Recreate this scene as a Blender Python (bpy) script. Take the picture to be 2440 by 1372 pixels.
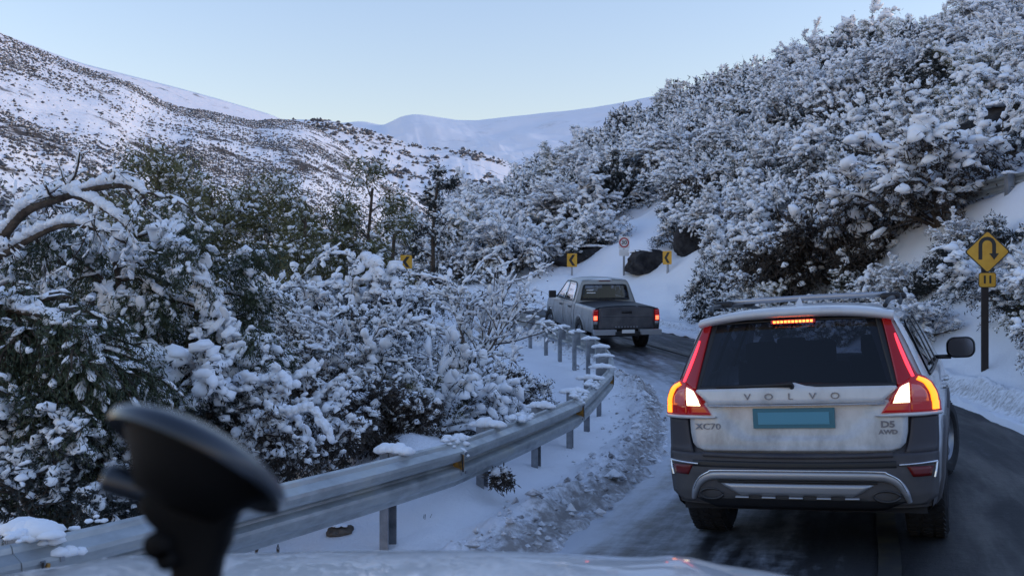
import bpy, bmesh, math, random
import numpy as np
from mathutils import Vector, Matrix, noise as mnoise

for o in list(bpy.data.objects):
    bpy.data.objects.remove(o, do_unlink=True)
R = math.radians
scene = bpy.context.scene
COL = scene.collection

# ------------------------------------------------------------------ camera
ZC, FPX, HOR = 1.64, 2440.0, 765.0
cam_d = bpy.data.cameras.new("camera")
cam_d.sensor_width = 36.0
cam_d.lens = 36.0
cam_d.shift_y = (HOR - 686.0) / FPX
cam_d.clip_start = 0.05
cam_d.clip_end = 9000.0
cam_d.dof.use_dof = True
cam_d.dof.focus_distance = 12.0
cam_d.dof.aperture_fstop = 6.5
cam = bpy.data.objects.new("camera", cam_d)
COL.objects.link(cam)
cam.location = (0, 0, ZC)
cam.rotation_euler = (R(90), 0, 0)
scene.camera = cam

# ------------------------------------------------------------------ sky, sun, exposure
SUN_EL, SUN_AZ = 8.0, 90.0          # azimuth clockwise from +Y (straight ahead)
world = bpy.data.worlds.new("World")
scene.world = world
world.use_nodes = True
wn = world.node_tree
bg = wn.nodes["Background"]
sky = wn.nodes.new("ShaderNodeTexSky")
sky.sky_type = 'NISHITA'
sky.sun_disc = False
sky.sun_elevation = R(SUN_EL)
sky.sun_rotation = R(SUN_AZ)
sky.altitude = 1500.0
sky.air_density = 2.0
sky.dust_density = 0.5
sky.ozone_density = 3.0
tint = wn.nodes.new("ShaderNodeMix")           # camera white balance
tint.data_type = 'RGBA'
tint.blend_type = 'MULTIPLY'
tint.inputs[0].default_value = 1.0
tint.inputs[7].default_value = (1.045, 0.885, 1.10, 1)
wn.links.new(sky.outputs[0], tint.inputs[6])
wn.links.new(tint.outputs[2], bg.inputs[0])
bg.inputs[1].default_value = 0.15
sun_d = bpy.data.lights.new("sun", 'SUN')
sun_d.energy = 0.38
sun_d.angle = R(20)
sun_d.color = (1.0, 0.90, 0.80)
sun = bpy.data.objects.new("sun", sun_d)
COL.objects.link(sun)
ce = math.cos(R(SUN_EL))
sdir = Vector((math.sin(R(SUN_AZ)) * ce, math.cos(R(SUN_AZ)) * ce, math.sin(R(SUN_EL))))
sun.rotation_euler = sdir.to_track_quat('Z', 'Y').to_euler()
scene.view_settings.view_transform = 'Standard'
scene.view_settings.look = 'None'
scene.view_settings.gamma = 1.0
scene.view_settings.exposure = 1.52
scene.view_settings.use_curve_mapping = False
scene.cycles.use_denoising = True
scene.cycles.max_bounces = 6
scene.cycles.diffuse_bounces = 3
scene.cycles.glossy_bounces = 3
scene.cycles.transparent_max_bounces = 8
scene.cycles.volume_bounces = 0
scene.cycles.sample_clamp_indirect = 4.0


# ------------------------------------------------------------------ helpers
def P(x, y, D):
    """photo pixel (2440 wide) at depth D in metres -> world point"""
    return Vector(((x - 1220.0) / FPX * D, D, ZC + (HOR - y) / FPX * D))


def new_mat(name, color=(0.5, 0.5, 0.5), rough=0.6, metal=0.0, spec=0.5, coat=0.0):
    m = bpy.data.materials.new(name)
    m.use_nodes = True
    b = m.node_tree.nodes["Principled BSDF"]
    b.inputs["Base Color"].default_value = (*color, 1)
    b.inputs["Roughness"].default_value = rough
    b.inputs["Metallic"].default_value = metal
    b.inputs["Specular IOR Level"].default_value = spec
    b.inputs["Coat Weight"].default_value = coat
    return m


def N(m, kind, **kw):
    n = m.node_tree.nodes.new(kind)
    for k, v in kw.items():
        if k in n.inputs.keys():
            n.inputs[k].default_value = v
        else:
            setattr(n, k, v)
    return n


def L(m, a, b):
    m.node_tree.links.new(a, b)


def bsdf(m):
    return m.node_tree.nodes["Principled BSDF"]


def noise_var(m, c1, c2, scale=5.0, detail=6.0, lo=0.35, hi=0.65, coord="Object", bump=0.0, bump_scale=None, vec=None, rough=0.6):
    """colour varies between c1 and c2 with noise; optional bump"""
    tc = N(m, "ShaderNodeTexCoord")
    src = tc.outputs[coord]
    if vec is not None:
        mp = N(m, "ShaderNodeMapping")
        mp.inputs["Scale"].default_value = vec
        L(m, src, mp.inputs[0])
        src = mp.outputs[0]
    n = N(m, "ShaderNodeTexNoise", Scale=scale, Detail=detail, Roughness=rough)
    L(m, src, n.inputs["Vector"])
    r = N(m, "ShaderNodeValToRGB")
    r.color_ramp.elements[0].position = lo
    r.color_ramp.elements[1].position = hi
    r.color_ramp.elements[0].color = (*c1, 1)
    r.color_ramp.elements[1].color = (*c2, 1)
    L(m, n.outputs["Fac"], r.inputs[0])
    L(m, r.outputs[0], bsdf(m).inputs["Base Color"])
    if bump:
        n2 = N(m, "ShaderNodeTexNoise", Scale=bump_scale or scale * 4, Detail=8.0, Roughness=0.65)
        L(m, src, n2.inputs["Vector"])
        bp = N(m, "ShaderNodeBump", Strength=1.0, Distance=bump)
        L(m, n2.outputs["Fac"], bp.inputs["Height"])
        L(m, bp.outputs[0], bsdf(m).inputs["Normal"])
    return r


def emis(m, color, strength):
    b = bsdf(m)
    b.inputs["Emission Color"].default_value = (*color, 1)
    b.inputs["Emission Strength"].default_value = strength * 0.59
    return m


M = {}
M['snow'] = new_mat("snow", (0.84, 0.86, 0.90), 0.75, spec=0.25)
noise_var(M['snow'], (0.80, 0.83, 0.88), (0.87, 0.88, 0.90), 1.3, bump=0.03, bump_scale=9.0)
M['snow_clump'] = new_mat("snow_clump", (0.86, 0.88, 0.91), 0.75, spec=0.2)
M['snow_dirty'] = new_mat("snow_dirty", (0.6, 0.6, 0.6), 0.8, spec=0.2)
M['snow_gravel'] = new_mat("snow_gravel", (0.5, 0.5, 0.52), 0.85, spec=0.2)
noise_var(M['snow_gravel'], (0.26, 0.25, 0.25), (0.80, 0.82, 0.86), 7.0, lo=0.36, hi=0.52, bump=0.02, bump_scale=40.0)
M['bark'] = new_mat("bark", (0.06, 0.045, 0.035), 0.9, spec=0.2)
noise_var(M['bark'], (0.035, 0.027, 0.022), (0.11, 0.085, 0.065), 14.0, bump=0.01)
M['bark_pale'] = new_mat("bark_pale", (0.12, 0.10, 0.085), 0.9, spec=0.2)
noise_var(M['bark_pale'], (0.07, 0.058, 0.05), (0.17, 0.14, 0.12), 14.0, bump=0.01)


def leaf_mat(name, a, b, frost=0.63):
    m = new_mat(name, a, 0.65, spec=0.25)
    r = noise_var(m, a, b, 9.0, detail=4.0, lo=0.34, hi=0.56)
    e = r.color_ramp.elements.new(frost)
    e.color = (*b, 1)
    e = r.color_ramp.elements.new(frost + 0.06)
    e.color = (0.42, 0.44, 0.47, 1)          # rime on the leaves
    return m


M['leaf_dark'] = leaf_mat("leaf_dark", (0.016, 0.020, 0.022), (0.040, 0.046, 0.042))
M['leaf_olive'] = leaf_mat("leaf_olive", (0.060, 0.070, 0.030), (0.135, 0.130, 0.058))
M['leaf_brown'] = leaf_mat("leaf_brown", (0.026, 0.023, 0.022), (0.070, 0.058, 0.048))
M['leaf_green'] = leaf_mat("leaf_green", (0.022, 0.038, 0.026), (0.06, 0.075, 0.04))
M['rock'] = new_mat("rock", (0.12, 0.10, 0.085), 0.9, spec=0.2)
noise_var(M['rock'], (0.045, 0.040, 0.038), (0.17, 0.145, 0.12), 2.4, bump=0.05, bump_scale=6.0)


M['rock_dark'] = new_mat("rock_dark", (0.03, 0.03, 0.035), 0.9, spec=0.2)
noise_var(M['rock_dark'], (0.016, 0.016, 0.019), (0.055, 0.053, 0.055), 3.0, bump=0.06, bump_scale=7.0)


def link(o):
    COL.objects.link(o)
    return o


def tag(o, label=None, cat=None, group=None, kind=None):
    if label:
        o["label"] = label
    if cat:
        o["category"] = cat
    if group:
        o["group"] = group
    if kind:
        o["kind"] = kind
    return o


def empty(name, loc=(0, 0, 0), rot=(0, 0, 0)):
    e = bpy.data.objects.new(name, None)
    e.empty_display_size = 0.2
    e.location = loc
    e.rotation_euler = rot
    return link(e)


def mesh_data(name, verts, faces, mats, fmat=None, smooth=False):
    me = bpy.data.meshes.new(name)
    if isinstance(verts, np.ndarray) and isinstance(faces, np.ndarray):
        nf, w = faces.shape
        me.vertices.add(len(verts))
        me.vertices.foreach_set("co", np.ascontiguousarray(verts, dtype=np.float32).ravel())
        me.loops.add(nf * w)
        me.loops.foreach_set("vertex_index", np.ascontiguousarray(faces, dtype=np.int32).ravel())
        me.polygons.add(nf)
        me.polygons.foreach_set("loop_start", np.arange(0, nf * w, w, dtype=np.int32))
        me.update(calc_edges=True)
    else:
        if isinstance(faces, np.ndarray):
            faces = faces.tolist()
        me.from_pydata(verts, [], faces)
    for m in mats:
        me.materials.append(m)
    if fmat is not None:
        me.polygons.foreach_set("material_index", np.asarray(fmat, dtype=np.int32))
    me.polygons.foreach_set("use_smooth", np.full(len(me.polygons), bool(smooth), dtype=bool))
    me.update()
    return me


def mesh_obj(name, verts, faces, mats, parent=None, fmat=None, smooth=False):
    if not isinstance(mats, (list, tuple)):
        mats = [mats]
    o = bpy.data.objects.new(name, mesh_data(name, verts, faces, mats, fmat, smooth))
    link(o)
    if parent is not None:
        o.parent = parent
    return o


def struct(name, verts, faces, mats, smooth=True, fmat=None):
    o = mesh_obj(name, verts, faces, mats, None, fmat, smooth)
    o["kind"] = "structure"
    return o


class MB:
    """collects geometry for one mesh"""
    def __init__(self):
        self.v, self.f, self.m = [], [], []

    def add(self, vs, fs, mi=0):
        b = len(self.v)
        self.v.extend([tuple(p) for p in vs])
        for f in fs:
            self.f.append(tuple(i + b for i in f))
            self.m.append(mi)

    def box(self, c, s, mi=0, rot=None):
        hx, hy, hz = s[0] / 2, s[1] / 2, s[2] / 2
        vs = []
        for dx, dy, dz in ((-1, -1, -1), (1, -1, -1), (1, 1, -1), (-1, 1, -1), (-1, -1, 1), (1, -1, 1), (1, 1, 1), (-1, 1, 1)):
            p = Vector((dx * hx, dy * hy, dz * hz))
            if rot is not None:
                p = rot @ p
            vs.append(p + Vector(c))
        self.add(vs, [(0, 3, 2, 1), (4, 5, 6, 7), (0, 1, 5, 4), (1, 2, 6, 5), (2, 3, 7, 6), (3, 0, 4, 7)], mi)

    def tube(self, pts, rad, n=6, mi=0, cap=True, flat=1.0):
        pts = [Vector(p) for p in pts]
        if not isinstance(rad, (list, tuple)):
            rad = [rad] * len(pts)
        b = len(self.v)
        k = len(pts)
        up = Vector((0, 0, 1))
        prev = None
        for i in range(k):
            d = (pts[min(i + 1, k - 1)] - pts[max(i - 1, 0)])
            if d.length < 1e-9:
                d = Vector((0, 0, 1))
            d.normalize()
            if prev is None:
                a = d.cross(up)
                if a.length < 0.05:
                    a = d.cross(Vector((1, 0, 0)))
            else:
                a = prev - d * prev.dot(d)
            a.normalize()
            prev = a
            c = d.cross(a)
            for j in range(n):
                t = 2 * math.pi * j / n
                self.v.append(tuple(pts[i] + (a * math.cos(t) + c * math.sin(t) * flat) * rad[i]))
        for i in range(k - 1):
            for j in range(n):
                j2 = (j + 1) % n
                self.f.append((b + i * n + j, b + i * n + j2, b + (i + 1) * n + j2, b + (i + 1) * n + j))
                self.m.append(mi)
        if cap:
            self.f.append(tuple(b + j for j in reversed(range(n))))
            self.m.append(mi)
            self.f.append(tuple(b + (k - 1) * n + j for j in range(n)))
            self.m.append(mi)

    def lathe(self, prof, n=24, axis='x', center=(0, 0, 0), mi=0):
        """prof: list of (along, radius)"""
        b = len(self.v)
        c = Vector(center)
        for a, r in prof:
            for j in range(n):
                t = 2 * math.pi * j / n
                if axis == 'x':
                    p = Vector((a, r * math.cos(t), r * math.sin(t)))
                elif axis == 'y':
                    p = Vector((r * math.cos(t), a, r * math.sin(t)))
                else:
                    p = Vector((r * math.cos(t), r * math.sin(t), a))
                self.v.append(tuple(p + c))
        for i in range(len(prof) - 1):
            for j in range(n):
                j2 = (j + 1) % n
                self.f.append((b + i * n + j, b + i * n + j2, b + (i + 1) * n + j2, b + (i + 1) * n + j))
                self.m.append(mi)

    def build(self, name, mats, parent=None, smooth=False):
        return mesh_obj(name, self.v, self.f, mats, parent, self.m, smooth)


def bevel(o, w=0.01, seg=2, ang=30):
    md = o.modifiers.new("bevel", 'BEVEL')
    md.width = w
    md.segments = seg
    md.limit_method = 'ANGLE'
    md.angle_limit = R(ang)
    return o


def grid_faces(nr, nc, base=0):
    i = np.arange(nr - 1)[:, None] * nc + np.arange(nc - 1)[None, :] + base
    i = i.reshape(-1)
    return np.stack([i, i + 1, i + nc + 1, i + nc], 1)


# ---- vectorised smooth value noise (tileless) used for relief
def vnoise(x, y, seed=0):
    xi = np.floor(x).astype(np.int64)
    yi = np.floor(y).astype(np.int64)
    xf = x - xi
    yf = y - yi
    u = xf * xf * (3 - 2 * xf)
    v = yf * yf * (3 - 2 * yf)

    def h(a, b):
        n = (a * 374761393 + b * 668265263 + seed * 974711) & 0x7fffffff
        n = ((n ^ (n >> 13)) * 1274126177) & 0x7fffffff
        n = n ^ (n >> 16)
        return (n % 100003) / 100003.0
    return ((h(xi, yi) * (1 - u) + h(xi + 1, yi) * u) * (1 - v) + (h(xi, yi + 1) * (1 - u) + h(xi + 1, yi + 1) * u) * v) * 2 - 1


def fbm(x, y, oct=4, seed=0, gain=0.5):
    s = 0
    a = 1.0
    f = 1.0
    for k in range(oct):
        s = s + a * vnoise(x * f + 17.3 * k, y * f - 9.1 * k, seed + k)
        a *= gain
        f *= 2.03
    return s


def catmull(pts, n):
    """dense Catmull-Rom samples through pts (any dimension)"""
    p = np.asarray(pts, dtype=float)
    p = np.vstack([2 * p[0] - p[1], p, 2 * p[-1] - p[-2]])
    out = []
    for i in range(1, len(p) - 2):
        t = np.linspace(0, 1, n, endpoint=False)[:, None]
        a, b, c, d = p[i - 1], p[i], p[i + 1], p[i + 2]
        out.append(0.5 * ((2 * b) + (-a + c) * t + (2 * a - 5 * b + 4 * c - d) * t ** 2 + (-a + 3 * b - 3 * c + d) * t ** 3))
    out.append(p[-2][None])
    return np.vstack(out)


def resample(pts, step):
    seg = np.linalg.norm(np.diff(pts[:, :2], axis=0), axis=1)
    s = np.concatenate([[0], np.cumsum(seg)])
    ss = np.arange(0, s[-1], step)
    return ss, np.stack([np.interp(ss, s, pts[:, k]) for k in range(pts.shape[1])], 1)
# ------------------------------------------------------------------ road corridor
RAIL = [(-6.4, -2.6), (-4.6, 0.6), (-3.25, 3.0), (-2.25, 4.7), (-1.56, 5.95), (-0.85, 7.5), (-0.27, 9.2), (0.31, 10.8), (0.71, 12.4),
        (1.07, 14.2), (1.35, 16.0), (1.53, 17.7), (1.60, 19.2), (1.52, 20.6), (1.33, 22.0), (1.08, 23.3), (0.81, 24.7),
        (0.46, 26.3), (0.05, 28.1), (-0.5, 29.9), (-1.3, 31.8), (-2.5, 33.7), (-4.2, 35.4), (-6.4, 36.6), (-9.2, 37.2)]
_r = catmull(RAIL, 12)
_t = np.gradient(_r, axis=0)
_t /= np.linalg.norm(_t, axis=1)[:, None]
_n = np.stack([_t[:, 1], -_t[:, 0]], 1)            # to the right of travel
_c = _r + 3.4 * _n
_c = np.vstack([_c, _c[-1] + np.array([[-4.0, 0.3], [-9.0, -0.4], [-16.0, -2.0]])])
_c = np.vstack([_c[0] - 6 * (_c[1] - _c[0]) / np.linalg.norm(_c[1] - _c[0]), _c])
CS, CC = resample(_c, 0.12)
# smooth the centre line a little
for _ in range(30):
    CC[1:-1] = 0.25 * CC[:-2] + 0.5 * CC[1:-1] + 0.25 * CC[2:]
CT = np.gradient(CC, axis=0)
CT /= np.linalg.norm(CT, axis=1)[:, None]
CN = np.stack([CT[:, 1], -CT[:, 0]], 1)
_iy = np.argmax(CC[:, 1] > 38.0)
CZ = np.where(CC[:, 1] > 4, 0.00178 * (CC[:, 1] - 4) ** 2, 0.0)
CZ = np.where(CC[:, 1] > 27, 0.942 + 0.082 * (CC[:, 1] - 27) + 0.0042 * (CC[:, 1] - 27) ** 2, CZ)
CZ[_iy:] = CZ[_iy] + 0.075 * (CS[_iy:] - CS[_iy])
for _ in range(60):
    CZ[1:-1] = 0.25 * CZ[:-2] + 0.5 * CZ[1:-1] + 0.25 * CZ[2:]
BANK = 0.05 * np.clip((34 - CC[:, 1]) / 14.0, 0.15, 1.0)


def road_sd(x, y):
    d2 = (CC[:, 0] - x) ** 2 + (CC[:, 1] - y) ** 2
    i = int(np.argmin(d2))
    d = (x - CC[i, 0]) * CN[i, 0] + (y - CC[i, 1]) * CN[i, 1]
    return i, d


def left_drop(d):
    """height change beyond the left road edge (d negative)"""
    e = -d
    return np.where(e > 4.6, -0.80 * (e - 4.6) * np.clip((e - 4.6) / 1.5, 0, 1), 0.0)


def ground_z(x, y):
    i, d = road_sd(x, y)
    z = CZ[i] + BANK[i] * (np.clip(d, -2.4, 3.2) + 0.8)
    if d < -2.4:
        z += float(left_drop(d))
    return float(z)


def loft(dcols, zfun, i0=0, i1=None, step=1):
    idx = np.arange(i0, i1 if i1 is not None else len(CC), step)
    D = np.asarray(dcols)
    X = CC[idx, 0][:, None] + CN[idx, 0][:, None] * D[None]
    Y = CC[idx, 1][:, None] + CN[idx, 1][:, None] * D[None]
    Z = CZ[idx][:, None] + BANK[idx][:, None] * (np.clip(D, -2.4, 3.2)[None] + 0.8)
    Z = Z + zfun(X, Y, D[None] + 0 * X, CS[idx][:, None] + 0 * X)
    v = np.stack([X, Y, Z], -1).reshape(-1, 3)
    return v, grid_faces(len(idx), len(D)), (idx, D)


# road material: wet asphalt with slush, by UV (s, d)
m = M['road'] = new_mat("road_wet_asphalt", (0.04, 0.04, 0.045), 0.45, spec=0.35)
uv = N(m, "ShaderNodeUVMap")
uv.uv_map = "UVMap"
sep = N(m, "ShaderNodeSeparateXYZ")
L(m, uv.outputs[0], sep.inputs[0])


def math_node(m, op, a=None, b=None, clamp=False):
    n = N(m, "ShaderNodeMath", operation=op)
    n.use_clamp = clamp
    for k, q in enumerate((a, b)):
        if q is None:
            continue
        if isinstance(q, (int, float)):
            n.inputs[k].default_value = q
        else:
            L(m, q, n.inputs[k])
    return n.outputs[0]


def maprange(m, src, a, b, c=0.0, d=1.0, smooth=True):
    n = N(m, "ShaderNodeMapRange")
    if smooth:
        n.interpolation_type = 'SMOOTHSTEP'
    L(m, src, n.inputs[0])
    for k, q in enumerate((a, b, c, d)):
        n.inputs[k + 1].default_value = q
    return n.outputs[0]


mp = N(m, "ShaderNodeMapping")
mp.inputs["Scale"].default_value = (0.22, 1.6, 1.0)
L(m, uv.outputs[0], mp.inputs[0])
streak = N(m, "ShaderNodeTexNoise", Scale=1.6, Detail=7.0, Roughness=0.62)
L(m, mp.outputs[0], streak.inputs["Vector"])
fine = N(m, "ShaderNodeTexNoise", Scale=5.0, Detail=8.0, Roughness=0.7)
L(m, uv.outputs[0], fine.inputs["Vector"])
# left slush band, right slush band
lb = maprange(m, sep.outputs[1], -1.15, -2.35)
rb = maprange(m, sep.outputs[1], 1.9, 2.6)
far = maprange(m, sep.outputs[0], 30.0, 46.0)
band = math_node(m, 'MAXIMUM', lb, rb)
midb = math_node(m, 'MULTIPLY', maprange(m, sep.outputs[1], -0.1, -0.9), 0.52)
band = math_node(m, 'MAXIMUM', band, midb)
band = math_node(m, 'MAXIMUM', band, math_node(m, 'MULTIPLY', far, 0.36))
mask = math_node(m, 'ADD', math_node(m, 'MULTIPLY', band, 0.80), math_node(m, 'MULTIPLY', math_node(m, 'SUBTRACT', streak.outputs[0], 0.5), 1.5))
mask = math_node(m, 'ADD', mask, math_node(m, 'MULTIPLY', math_node(m, 'SUBTRACT', fine.outputs[0], 0.5), 0.5))
mask = maprange(m, mask, 0.22, 0.85)
asph = N(m, "ShaderNodeTexNoise", Scale=60.0, Detail=4.0)
L(m, uv.outputs[0], asph.inputs["Vector"])
ar = N(m, "ShaderNodeValToRGB")
ar.color_ramp.elements[0].color = (0.013, 0.014, 0.016, 1)
ar.color_ramp.elements[1].color = (0.036, 0.036, 0.038, 1)
L(m, asph.outputs[0], ar.inputs[0])
mix = N(m, "ShaderNodeMix", data_type='RGBA')
L(m, mask, mix.inputs[0])
L(m, ar.outputs[0], mix.inputs[6])
mix.inputs[7].default_value = (0.50, 0.53, 0.58, 1)
L(m, mix.outputs[2], bsdf(m).inputs["Base Color"])
wet = maprange(m, streak.outputs[0], 0.35, 0.65, 0.38, 0.72)
L(m, wet, bsdf(m).inputs["Roughness"])
bp = N(m, "ShaderNodeBump", Strength=0.6, Distance=0.02)
L(m, math_node(m, 'ADD', fine.outputs[0], math_node(m, 'MULTIPLY', asph.outputs[0], 0.15)), bp.inputs["Height"])
L(m, bp.outputs[0], bsdf(m).inputs["Normal"])

dcols = np.linspace(-2.75, 2.75, 45)
v, f, (idx, D) = loft(dcols, lambda X, Y, D, S: 0.012 * fbm(X * 2.2, Y * 2.2, 3, 5) * np.clip((np.abs(D) - 0.9) / 1.2, 0.1, 1), step=1)
road = struct("road", v, f, [M['road']])
uvl = road.data.uv_layers.new(name="UVMap")
suv = np.stack([np.repeat(CS[idx], len(D)), np.tile(D, len(idx))], 1)
li = np.empty(len(road.data.loops), dtype=np.int32)
road.data.loops.foreach_get("vertex_index", li)
uvl.data.foreach_set("uv", suv[li].astype(np.float32).ravel())

# worn yellow centre line, a sheet above the road
m = M['yellow_line'] = new_mat("worn_yellow_paint", (0.4, 0.28, 0.05), 0.6)
noise_var(m, (0.022, 0.022, 0.022), (0.085, 0.068, 0.03), 2.6, detail=8.0, lo=0.42, hi=0.68)
for off, nm in ((0.0, "centre_line"),):
    v, f, _ = loft([off - 0.07, off, off + 0.07], lambda X, Y, D, S: 0.02 + 0 * X, step=4)
    struct(nm, v, f, [M['yellow_line']])

# snow verge between the road and the guard rail, with the ploughed berm
m = M['snow_dirty']
tc = N(m, "ShaderNodeTexCoord")
att = N(m, "ShaderNodeAttribute", attribute_name="dirt")
n1 = N(m, "ShaderNodeTexNoise", Scale=11.0, Detail=8.0, Roughness=0.7)
L(m, tc.outputs["Object"], n1.inputs["Vector"])
dm = math_node(m, 'ADD', att.outputs["Fac"], math_node(m, 'MULTIPLY', math_node(m, 'SUBTRACT', n1.outputs[0], 0.5), 1.7))
dm = maprange(m, dm, 0.35, 1.0)
mix = N(m, "ShaderNodeMix", data_type='RGBA')
L(m, dm, mix.inputs[0])
mix.inputs[6].default_value = (0.83, 0.85, 0.89, 1)
mix.inputs[7].default_value = (0.30, 0.285, 0.275, 1)
L(m, mix.outputs[2], bsdf(m).inputs["Base Color"])
n2 = N(m, "ShaderNodeTexNoise", Scale=26.0, Detail=6.0, Roughness=0.7)
L(m, tc.outputs["Object"], n2.inputs["Vector"])
bp = N(m, "ShaderNodeBump", Strength=0.9, Distance=0.02)
L(m, n2.outputs[0], bp.inputs["Height"])
L(m, bp.outputs[0], bsdf(m).inputs["Normal"])


def verge_relief(X, Y, D, S):
    e = -D
    berm = np.exp(-((e - 2.72 + 0.10 * fbm(S * 0.5, S * 0, 2, 3)) / 0.22) ** 2)
    rough = np.exp(-((e - 2.6) / 0.42) ** 2)
    z = 0.17 * berm * (0.75 + 0.35 * fbm(S * 0.9, D * 2, 2, 8)) + rough * (0.065 * fbm(X * 5, Y * 5, 4, 21, 0.6) + 0.02 * fbm(X * 17, Y * 17, 2, 2))
    z += 0.05 * fbm(X * 0.8, Y * 0.8, 3, 12) * np.clip((e - 2.9) / 0.6, 0, 1)
    z += 0.012 * fbm(X * 5, Y * 5, 3, 15)
    z += 0.03 * np.clip((e - 2.4) / 0.4, 0, 1) - 0.09 * np.clip((2.36 - e) / 0.14, 0, 1)
    z += left_drop(D)
    # drift heaped behind the rail
    z += 0.62 * np.exp(-(((X + 0.95) / 0.7) ** 2 + ((Y - 9.9) / 1.5) ** 2)) + 0.25 * np.exp(-(((X + 0.1) / 0.7) ** 2 + ((Y - 12.6) / 1.5) ** 2))
    return z


def set_dirt(o, fn):
    n = len(o.data.vertices)
    co = np.empty(n * 3, dtype=np.float32)
    o.data.vertices.foreach_get("co", co)
    co = co.reshape(-1, 3)
    a = o.data.attributes.new("dirt", 'FLOAT', 'POINT')
    a.data.foreach_set("value", fn(co).astype(np.float32))


dl = np.concatenate([np.linspace(-2.2, -3.2, 34), np.linspace(-3.25, -5.0, 26), np.linspace(-5.2, -15.5, 30)])
dl = dl[::-1]
v, f, (idx, D) = loft(dl, verge_relief, i0=45, step=1)
verge = struct("snow_verge", v, f, [M['snow_dirty']])
dd = np.tile(-D, len(idx))
set_dirt(verge, lambda co: 0.80 * np.exp(-((dd - 2.50) / 0.30) ** 2) + 0.10 * (dd < 3.2))


# right-hand hillside, lofted from the right road edge to the crest
FY = [-4.0, 2.0, 7.0, 10.5, 13.5, 17.0, 21.0, 25.0, 29.0, 33.0, 37.0]
foot = []
for yy in FY:
    i = int(np.argmin(np.abs((CC[:, 1] + CN[:, 1] * 2.15) - yy) + (np.arange(len(CC)) > _iy) * 100))
    foot.append((CC[i, 0] + CN[i, 0] * 2.15, CC[i, 1] + CN[i, 1] * 2.15, CZ[i] + BANK[i] * 2.95, CN[i, 0], CN[i, 1]))
i_l = int(np.argmin(np.abs((CC[:, 1] + CN[:, 1] * 2.15) - 37.0) + (np.arange(len(CC)) > _iy) * 100))
for s in (3.5, 7.5, 12.0, 17.0, 23.0):
    i = min(i_l + int(s / 0.12), len(CC) - 1)
    foot.append((CC[i, 0] + CN[i, 0] * 2.15, CC[i, 1] + CN[i, 1] * 2.15, CZ[i] + BANK[i] * 2.95, CN[i, 0], CN[i, 1]))
crest = [(40, -20, 12), (40, 2, 14), (38, 18, 15.5), (35, 32, 17), (32, 45, 17.6), (29.5, 57, 18.6), (26.8, 68, 20.0), (25.4, 85, 22.5),
         (20.7, 105, 24.0), (15, 116, 23.4), (9.0, 110, 19.6), (4.0, 98, 15.2), (0.6, 84, 11.0), (-2.6, 68, 6.6), (-8.5, 60, 4.6), (-22, 54, 3.6)]
NU = 220
fo = catmull(foot, 24)
cr = catmull(crest, 24)
fo = np.stack([np.interp(np.linspace(0, 1, NU), np.linspace(0, 1, len(fo)), fo[:, k]) for k in range(5)], 1)
cr = np.stack([np.interp(np.linspace(0, 1, NU), np.linspace(0, 1, len(cr)), cr[:, k]) for k in range(3)], 1)


def hill_surface(iu, t):
    """iu: float index along the hill (0..NU-1), t 0 foot .. 1 crest (numpy arrays) -> xyz"""
    a = np.clip(iu, 0, NU - 1.001)
    k = a.astype(int)
    w = (a - k)[..., None]
    F = fo[k] * (1 - w) + fo[k + 1] * w
    C = cr[k] * (1 - w) + cr[k + 1] * w
    x = F[..., 0] + (C[..., 0] - F[..., 0]) * t
    y = F[..., 1] + (C[..., 1] - F[..., 1]) * t
    dz = C[..., 2] - F[..., 2]
    run = np.hypot(C[..., 0] - F[..., 0], C[..., 1] - F[..., 1])
    q = np.clip(t, 0, 1)
    dist = q * run
    g = q ** 0.86
    bank = np.where(dist < 3.0, 0.42 * (dist / 3.0) ** 1.3 + 0.58 * 0 + 0, 0.42)
    prof = dz * g
    # gentle snowy bank for the first metres, then the steep slope
    ease = np.clip((dist - 0.8) / 6.5, 0, 1)
    ease = ease * ease * (3 - 2 * ease)
    z = F[..., 2] + 0.04 + (0.26 * np.minimum(dist, 4.0)) * (1 - ease) + prof * ease
    z += 0.55 * fbm(x * 0.16, y * 0.16, 3, 31) * np.clip(dist / 6.0, 0, 1) + 0.10 * fbm(x * 0.9, y * 0.9, 3, 44) * np.clip(dist / 1.5, 0.25, 1)
    z += 0.22 * np.exp(-((dist - 0.55) / 0.35) ** 2) * (0.8 + 0.5 * fbm(x * 1.3, y * 1.3, 2, 6)) + 0.03 * fbm(x * 4, y * 4, 3, 16) * np.exp(-(dist / 1.6) ** 2)
    back = np.clip(t - 1, 0, 1)
    z -= back * run * 0.55
    return np.stack([x, y, z], -1)


tt = np.concatenate([np.linspace(-0.012, 0.10, 46), np.linspace(0.105, 1.0, 90), np.linspace(1.03, 1.5, 8)])
IU, TT = np.meshgrid(np.linspace(0, NU - 1.01, 420), tt, indexing='ij')
HS = hill_surface(IU, TT)
HS[:, 0, 2] -= 0.15
hill = struct("hillside", HS.reshape(-1, 3), grid_faces(*HS.shape[:2]), [M['snow_dirty']])
dist0 = (TT * np.hypot(cr[np.clip(IU.astype(int), 0, NU - 1), 0] - fo[np.clip(IU.astype(int), 0, NU - 1), 0],
                       cr[np.clip(IU.astype(int), 0, NU - 1), 1] - fo[np.clip(IU.astype(int), 0, NU - 1), 1])).reshape(-1)
set_dirt(hill, lambda co: 0.62 * np.exp(-((dist0 - 0.25) / 0.45) ** 2))


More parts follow.
